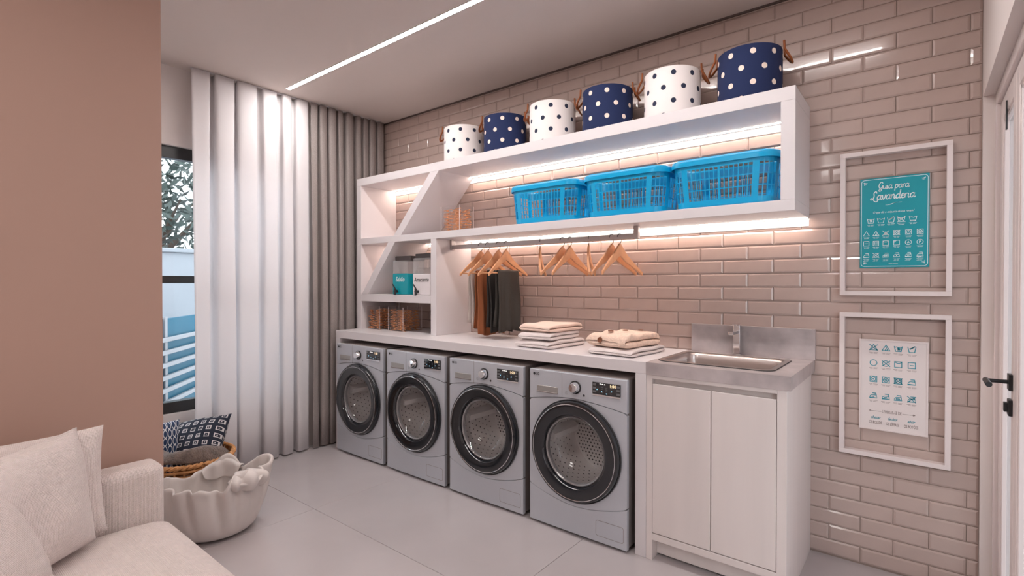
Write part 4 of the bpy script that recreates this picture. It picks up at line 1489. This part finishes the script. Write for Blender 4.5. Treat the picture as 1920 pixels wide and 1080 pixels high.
# ================================================================== FOLDED CLOTHES
def folded(name, label, x, y, z, w, dp, h, m, rz, group, seed, slit=0.10, bumpy=0.0):
    """a garment folded over: rounded fold on the left, open layered edge on the right"""
    rnd = random.Random(seed)
    p1, p2 = rnd.uniform(0, 6), rnd.uniform(0, 6)
    t = h / 2
    outline = []
    # closed C-shaped section in (x, z): outer bottom right -> left fold -> outer top right -> inner slit
    for q in range(7):
        outline.append((w / 2 - w * q / 6 * 0.93, 0.0))
    for q in range(1, 8):
        a = -PI / 2 - PI * q / 8
        outline.append((-w * 0.43 + t * 1.1 * math.cos(a), t + t * math.sin(a)))
    for q in range(7):
        outline.append((-w * 0.43 + w * 0.93 * q / 6, h))
    outline += [(w / 2 + t * 0.25, h - t * 0.28), (w / 2 + t * 0.10, t + 0.003)]
    outline += [(w / 2 - w * slit * q / 4, t + 0.0022 * (1 - q / 4)) for q in range(1, 5)]
    outline += [(w / 2 - w * slit * q / 4, t - 0.0022 * (1 - q / 4)) for q in range(3, -1, -1)]
    outline += [(w / 2 + t * 0.32, t * 0.72), (w / 2 + t * 0.25, t * 0.25)]
    n_, ny = len(outline), 27
    b_ = MB()
    vs_ = []
    for j in range(ny):
        v = -1 + 2 * j / (ny - 1)
        v = math.sin(v * PI / 2)
        e = max(0.0, 1 - abs(v) ** 9)
        ks = 0.93 + 0.07 * e ** 0.5
        kz = 0.25 + 0.75 * e ** 0.5
        for i, (ox, oz) in enumerate(outline):
            wob = 0.05 * h * math.sin(6 * v + p1 + ox * 20) + bumpy * math.sin(9 * v + ox * 31 + p2)
            zz = (h / 2) + (oz - h / 2) * kz - (h / 2) * (1 - kz) * 0.35
            vs_.append((ox * ks + 0.004 * math.sin(5 * v + p2), v * dp / 2, max(0.0006, zz + wob * (oz / h) ** 2)))
    fs = [(j * n_ + i, j * n_ + (i + 1) % n_, (j + 1) * n_ + (i + 1) % n_, (j + 1) * n_ + i) for j in range(ny - 1) for i in range(n_)]
    fs += [tuple(range(n_)), tuple((ny - 1) * n_ + i for i in range(n_ - 1, -1, -1))]
    b_.add(vs_, fs)
    b_.f = [f[::-1] for f in b_.f]
    o = b_.build(name, m, None, smooth='all', subsurf=1, loc=(x, y, z))
    o.rotation_euler = (0, 0, R_(rz))
    return tag(o, label, 'folded clothes', group)
GL = 'folded clothes on the bench'
folded('folded_garment', 'pale grey folded garment at the bottom of the stack of three', -1.66, 2.42, 0.8932, 0.235, 0.35, 0.044, m_cloth_grey, -3, GL, 1)
folded('folded_garment', 'pale folded garment in the middle of the stack of three', -1.662, 2.41, 0.9385, 0.215, 0.32, 0.042, m_cloth_grey, 1, GL, 2)
folded('folded_garment', 'beige folded garment on top of the stack of three', -1.655, 2.42, 0.9818, 0.212, 0.31, 0.042, m_cloth_beige, -2, GL, 3)
folded('folded_garment', 'pale grey folded garment under the buttoned cardigan', -1.19, 2.43, 0.8932, 0.255, 0.36, 0.036, m_cloth_grey, -4, GL, 4)
cg = folded('folded_cardigan', 'chunky oatmeal cardigan with brown buttons folded on the pale garment', -1.20, 2.42, 0.9305, 0.225, 0.31, 0.068, m_knit, -8, GL, 5, 0.14, 0.004)
for q, (bx_, by_, bz_, tx, tz) in enumerate(((-0.035, -0.158, 0.036, 80, 0), (-0.03, -0.075, 0.0735, 0, 0), (0.0, 0.01, 0.0735, 0, 0), (0.04, 0.09, 0.0725, 0, 0))):
    bt = MB().lathe([(0.0, 0.0), (0.0135, 0.0), (0.0145, 0.002), (0.0135, 0.0045), (0.010, 0.0035), (0.0, 0.003)], 20)
    for sx in (-0.003, 0.003):
        bt.lathe([(0.0016, 0.0032), (0.0, 0.0036)], 6, cx=sx)
    o = bt.build('button', m_button, cg, smooth=True, loc=(bx_, by_, bz_))
    o.rotation_euler = (R_(tx), 0, 0)

# ================================================================== FRAMES AND POSTERS
def wall_frame(name, label, z0, z1):
    x0, x1, w, y0 = -0.288, 0.0925, 0.019, 2.692
    r = thing(name, label, 'picture frame', ((x0 + x1) / 2, YW, z0), group='empty frames on the tiled wall')
    cx = (x0 + x1) / 2
    y1 = -0.0005
    yy = y0 - YW
    MB().box(x0 - cx, x1 - cx, yy, y1, 0, w).build('frame_bar', m_frame_white, r, bevel=0.001, seg=1)
    MB().box(x0 - cx, x1 - cx, yy, y1, z1 - z0 - w, z1 - z0).build('frame_bar', m_frame_white, r, bevel=0.001, seg=1)
    MB().box(x0 - cx, x0 - cx + w, yy, y1, w, z1 - z0 - w).build('frame_bar', m_frame_white, r, bevel=0.001, seg=1)
    MB().box(x1 - cx - w, x1 - cx, yy, y1, w, z1 - z0 - w).build('frame_bar', m_frame_white, r, bevel=0.001, seg=1)
wall_frame('picture_frame', 'white open frame around the teal laundry poster', 1.197, 1.823)
wall_frame('picture_frame', 'white open frame around the white symbol poster', 0.497, 1.121)

def circ(cx, cz, r, n_=18):
    return ([(cx + r * math.cos(2 * PI * q / n_), cz + r * math.sin(2 * PI * q / n_)) for q in range(n_)], True)
def icon(kind):
    """care symbols in a unit box -> strokes"""
    S = []
    tub = [(-0.5, 0.42), (-0.34, -0.42), (0.34, -0.42), (0.5, 0.42)]
    sq = ([(-0.45, -0.45), (0.45, -0.45), (0.45, 0.45), (-0.45, 0.45)], True)
    iron = ([(-0.5, -0.36), (0.5, -0.36), (0.40, 0.10), (-0.22, 0.10), (-0.42, -0.10)], True)
    ironh = ([(0.40, 0.10), (0.34, 0.40), (-0.14, 0.40)], False)
    X = [([(-0.55, -0.48), (0.55, 0.48)], False), ([(-0.55, 0.48), (0.55, -0.48)], False)]
    tri = ([(-0.5, -0.4), (0.5, -0.4), (0.0, 0.48)], True)
    wave = (spline([(-0.44, 0.22), (-0.2, 0.30), (0.05, 0.18), (0.25, 0.28), (0.44, 0.22)], 3), False)
    if kind == 'tub30':
        S = [(tub, False), wave] + [(p, c) for p, c in [([(-0.16, 0.10), (-0.02, 0.10), (-0.02, -0.18), (-0.16, -0.18)], False), ([(0.04, 0.10), (0.18, 0.10), (0.18, -0.18), (0.04, -0.18)], True)]]
    elif kind == 'tub':
        S = [(tub, False), wave]
    elif kind == 'hand':
        S = [(tub, False), ([(-0.24, 0.02), (0.0, 0.16), (0.22, 0.36), (0.40, 0.55)], False), ([(-0.16, 0.14), (0.05, 0.30), (0.36, 0.42)], False), ([(-0.30, 0.12), (0.0, 0.24), (0.30, 0.5)], False)]
    elif kind == 'tubx':
        S = [(tub, False), wave] + X
    elif kind == 'tubbar':
        S = [(tub, False), wave, ([(-0.34, -0.30), (0.34, -0.30)], False)]
    elif kind == 'tri':
        S = [tri]
    elif kind == 'tribar':
        S = [tri, ([(-0.12, -0.36), (0.10, 0.14)], False), ([(0.10, -0.36), (0.22, -0.05)], False)]
    elif kind == 'trix':
        S = [tri] + X
    elif kind == 'trifill':
        S = [([(-0.44, -0.33 + q * 0.1), (0.44 - 0, -0.33 + q * 0.1)], False) if q == 0 else ([(-0.44 + 0.062 * q, -0.33 + q * 0.1), (0.44 - 0.062 * q, -0.33 + q * 0.1)], False) for q in range(7)] + X
    elif kind == 'dry':
        S = [sq, circ(0, 0, 0.32), circ(0, 0, 0.07, 8)]
    elif kind == 'dry2':
        S = [sq, circ(0, 0, 0.32), circ(-0.1, 0, 0.05, 8), circ(0.1, 0, 0.05, 8)]
    elif kind == 'dryx':
        S = [sq, circ(0, 0, 0.32)] + X
    elif kind == 'flat':
        S = [sq, ([(-0.25, 0), (0.25, 0)], False)]
    elif kind == 'drip':
        S = [sq, ([(-0.2, -0.28), (-0.2, 0.28)], False), ([(0, -0.28), (0, 0.28)], False), ([(0.2, -0.28), (0.2, 0.28)], False)]
    elif kind == 'line':
        S = [sq, (spline([(-0.45, 0.42), (-0.2, 0.22), (0.2, 0.22), (0.45, 0.42)], 3), False)]
    elif kind == 'shade':
        S = [sq, ([(-0.42, 0.05), (-0.05, 0.42)], False), ([(-0.42, 0.25), (-0.25, 0.42)], False)]
    elif kind == 'circ':
        S = [circ(0, 0, 0.46, 24)]
    elif kind == 'circA':
        S = [circ(0, 0, 0.48, 24), ([(-0.16, -0.2), (0, 0.22), (0.16, -0.2)], False), ([(-0.1, -0.05), (0.1, -0.05)], False)]
    elif kind == 'circP':
        S = [circ(0, 0, 0.48, 24), ([(-0.1, -0.24), (-0.1, 0.22), (0.12, 0.18), (0.12, 0.0), (-0.1, 0.0)], False)]
    elif kind == 'circx':
        S = [circ(0, 0, 0.44, 24)] + X
    elif kind.startswith('iron'):
        S = [iron, ironh]
        if kind.endswith('x'):
            S += X
        nd = {'1': [0.0], '2': [-0.1, 0.1], '3': [-0.18, 0.0, 0.18]}.get(kind[-1], [])
        S += [circ(q, -0.14, 0.045, 8) for q in nd]
        if kind == 'ironsteam':
            S += [([(-0.2, -0.40), (-0.1, -0.56)], False), ([(0.2, -0.40), (0.1, -0.56)], False), ([(-0.3, -0.6), (0.3, -0.36)], False)]
    return S
GL_ = {
    'a': ([[(0.58, 0.72), (0.38, 1.0), (0.08, 0.8), (0.0, 0.4), (0.16, 0.02), (0.42, 0.16), (0.56, 0.6)], [(0.60, 1.0), (0.56, 0.35), (0.66, 0.02), (0.86, 0.2)]], 0.84),
    'u': ([[(0.0, 0.98), (0.02, 0.3), (0.16, 0.02), (0.42, 0.2), (0.52, 0.7)], [(0.54, 1.0), (0.52, 0.35), (0.62, 0.02), (0.80, 0.2)]], 0.78),
    'i': ([[(0.02, 1.0), (0.0, 0.35), (0.10, 0.02), (0.30, 0.2)], [(0.03, 1.36), (0.05, 1.42)]], 0.34),
    'p': ([[(0.02, 1.0), (0.0, 0.2), (-0.02, -0.75)], [(0.0, 0.7), (0.22, 1.0), (0.5, 0.82), (0.50, 0.3), (0.26, 0.0), (0.02, 0.22)]], 0.74),
    'r': ([[(0.02, 1.0), (0.0, 0.0)], [(0.0, 0.55), (0.20, 0.96), (0.44, 0.92)]], 0.50),
    'n': ([[(0.02, 1.0), (0.0, 0.0)], [(0.0, 0.55), (0.26, 1.0), (0.46, 0.8), (0.46, 0.25), (0.56, 0.02), (0.74, 0.2)]], 0.76),
    'v': ([[(0.0, 1.0), (0.06, 0.4), (0.24, 0.0), (0.44, 0.45), (0.48, 1.0), (0.66, 0.92)]], 0.66),
    'd': ([[(0.58, 0.72), (0.38, 1.0), (0.08, 0.8), (0.0, 0.4), (0.16, 0.02), (0.42, 0.16), (0.56, 0.6)], [(0.62, 1.95), (0.58, 0.9), (0.58, 0.3), (0.68, 0.02), (0.86, 0.2)]], 0.84),
    'e': ([[(0.04, 0.46), (0.44, 0.62), (0.40, 0.94), (0.18, 0.98), (0.0, 0.55), (0.12, 0.08), (0.36, 0.02), (0.60, 0.22)]], 0.62),
    'G': ([[(0.78, 1.62), (0.52, 2.0), (0.14, 1.7), (0.0, 1.0), (0.2, 0.3), (0.55, 0.35), (0.76, 0.9)], [(0.80, 1.1), (0.74, 0.2), (0.50, -0.55), (0.14, -0.5), (0.18, -0.15), (0.60, 0.05)]], 0.98),
    'L': ([[(0.76, 1.5), (0.56, 1.95), (0.26, 1.6), (0.34, 0.9), (0.20, 0.25), (-0.12, 0.05), (-0.16, 0.36), (0.12, 0.34), (0.5, -0.30), (0.90, -0.42), (1.06, -0.10), (0.92, 0.12)]], 0.92),
}
def script(word, xh, width):
    """cursive lettering as strokes, centred, scaled to a given width"""
    S, x = [], 0.0
    for ch in word:
        if ch == ' ':
            x += 0.55
            continue
        strokes, adv = GL_[ch]
        for s_ in strokes:
            S.append((spline([(x + a + 0.10 * c, c) for a, c in s_], 5), False))
        x += adv
    k_ = width / x
    return [([((a - x / 2) * k_, c * xh) for a, c in s_], cl_) for s_, cl_ in S]

def poster(name, label, x0, x1, z0, z1, y0, m):
    cx = (x0 + x1) / 2
    r = thing(name, label, 'poster', (cx, YW, z0))
    MB().box(x0 - cx, x1 - cx, y0 - YW, -0.0005, 0, z1 - z0).build('board', m, r, bevel=0.0006, seg=1)
    W, H, yf = x1 - x0, z1 - z0, y0 - YW - 0.0004
    def put(nm, mesh_b, u, v, mm):
        return mesh_obj(nm, mesh_b.mesh(nm, mm) if isinstance(mesh_b, MB) else mesh_b, r, (x0 - cx + u * W, yf, H * (1 - v)))
    return r, put, W, H
def scaled(S, k_):
    return [([(a * k_, c * k_) for a, c in p], cl_) for p, cl_ in S]
def caption(w, lines):
    # unreadably small print: broken hairlines
    S = []
    for q in range(lines):
        S.append(([(-w / 2 * (1 - 0.25 * (q % 2)), -q * 0.0042), (-w * 0.08, -q * 0.0042)], False))
        S.append(([(0.0, -q * 0.0042), (w / 2 * (1 - 0.2 * q), -q * 0.0042)], False))
    return ribbons(S, 0.0012)

P1, put, PW, PH = poster('laundry_poster', 'teal poster lettered Guia para Lavanderia inside the upper frame', -0.2165, 0.0210, 1.317, 1.706, 2.7225, m_teal)
put('border', ribbons([([(a, c) for a, c in rrect(-PW / 2 + 0.005, PW / 2 - 0.005, -PH / 2 + 0.006, PH / 2 - 0.006, 0.012, 5)], True)], 0.0018), 0.5, 0.5, m_ink_white)
put('title_lettering', ribbons(script('Guia para', 0.0150, 0.106), 0.0027), 0.50, 0.128, m_ink_white)
put('title_lettering', ribbons(script('Lavanderia', 0.0185, 0.150), 0.0034), 0.49, 0.243, m_ink_white)
put('flourish', ribbons([(spline([(-0.028, -0.004), (-0.010, -0.003), (0.006, 0.004), (0.028, 0.004)], 6), False), (spline([(-0.022, -0.0045), (-0.004, 0.001), (0.012, 0.0045), (0.022, 0.0035)], 6), False)], 0.0012), 0.50, 0.297, m_ink_white)
put('question_lettering', text_mesh('O que diz a etiqueta da sua roupa?', 0.0125, m_ink_white, shear=0.35, squeeze=0.80), 0.49, 0.385, m_ink_white)
for u, kd in zip((0.163, 0.315, 0.463, 0.61, 0.775), ('tub30', 'tub', 'hand', 'tubx', 'tubbar')):
    put('care_symbol', ribbons(scaled(icon(kd), 0.025), 0.0019), u, 0.475, m_ink_white)
    put('caption', caption(0.026, 2), u, 0.520, m_ink_white)
for v, kinds in ((0.618, ('tri', 'tribar', 'trifill', 'dryx', 'dry', 'dry2')), (0.728, ('flat', 'drip', 'line', 'shade', 'circA', 'circP')), (0.862, ('iron', 'ironx', 'iron3', 'iron1', 'iron2', 'ironsteam'))):
    for u, kd in zip((0.098, 0.243, 0.388, 0.545, 0.712, 0.874), kinds):
        put('care_symbol', ribbons(scaled(icon(kd), 0.0215), 0.0018), u, v, m_ink_white)
        put('caption', caption(0.022, 2 if v < 0.8 else 3), u, v + 0.042, m_ink_white)
put('small_print', caption(0.032, 1), 0.5, 0.955, m_ink_white)
for su_, sv_ in ((1, 1), (-1, 1), (1, -1), (-1, -1)):
    cs = []
    for q in range(4):
        a0 = 0.2 + q * 0.42
        cs.append((spline([(su_ * 0.002, sv_ * 0.002), (su_ * (0.004 + 0.006 * math.cos(a0)), sv_ * (0.004 + 0.006 * math.sin(a0))), (su_ * (0.003 + 0.013 * math.cos(a0)), sv_ * (0.003 + 0.013 * math.sin(a0)))], 4), False))
    put('corner_ornament', ribbons(cs, 0.0011), 0.045 if su_ > 0 else 0.955, 0.966 if sv_ > 0 else 0.034, m_ink_white)

P2, put, PW, PH = poster('symbol_poster', 'white poster of teal laundry symbols inside the lower frame', -0.2155, 0.0215, 0.612, 1.005, 2.7215, m_poster_white)
rim2 = MB()
for a in ((-PW / 2, PW / 2, 0, 0.006), (-PW / 2, PW / 2, PH - 0.006, PH), (-PW / 2, -PW / 2 + 0.006, 0.006, PH - 0.006), (PW / 2 - 0.006, PW / 2, 0.006, PH - 0.006)):
    rim2.box(a[0], a[1], -0.0115, -0.0080, a[2], a[3])
rim2.build('raised_border', m_frame_white, P2, bevel=0.0005, seg=1)
rows = ((0.088, ('trix', 'tribar', 'tub30', 'hand')), (0.258, ('circ', 'circx', 'line', 'flat')), (0.438, ('dry', 'dry2', 'dryx', 'iron')), (0.622, ('iron1', 'iron2', 'iron3', 'ironx')))
for v, kinds in rows:
    for u, kd in zip((0.215, 0.40, 0.578, 0.77), kinds):
        put('care_symbol', ribbons(scaled(icon(kd), 0.0270), 0.0029), u, v, m_ink_teal)
        put('caption', caption(0.032, 2), u, v + 0.055, m_ink_grey)
put('reminder_lettering', text_mesh('LEMBRAR-SE DE', 0.0190, m_ink_grey, squeeze=0.5), 0.49, 0.790, m_ink_grey)
put('arrow', ribbons([([(-0.078, 0), (-0.036, 0)], False), ([(0.036, 0), (0.078, 0)], False), ([(-0.078, 0.003), (-0.072, 0), (-0.078, -0.003)], True), ([(0.072, 0.003), (0.079, 0), (0.072, -0.003)], True)], 0.0012), 0.49, 0.790, m_ink_grey)
for u, a, c in ((0.25, 'checar', 'OS BOLSOS'), (0.50, 'fechar', 'OS ZÍPERES'), (0.765, 'abrir', 'OS BOTÕES')):
    put('verb_lettering', text_mesh(a, 0.0175, m_ink_teal, shear=0.35, bold=0.0003, squeeze=0.72), u, 0.862, m_ink_teal)
    put('noun_lettering', text_mesh(c, 0.0170, m_ink_grey, bold=0.0002, squeeze=0.52), u, 0.918, m_ink_grey)
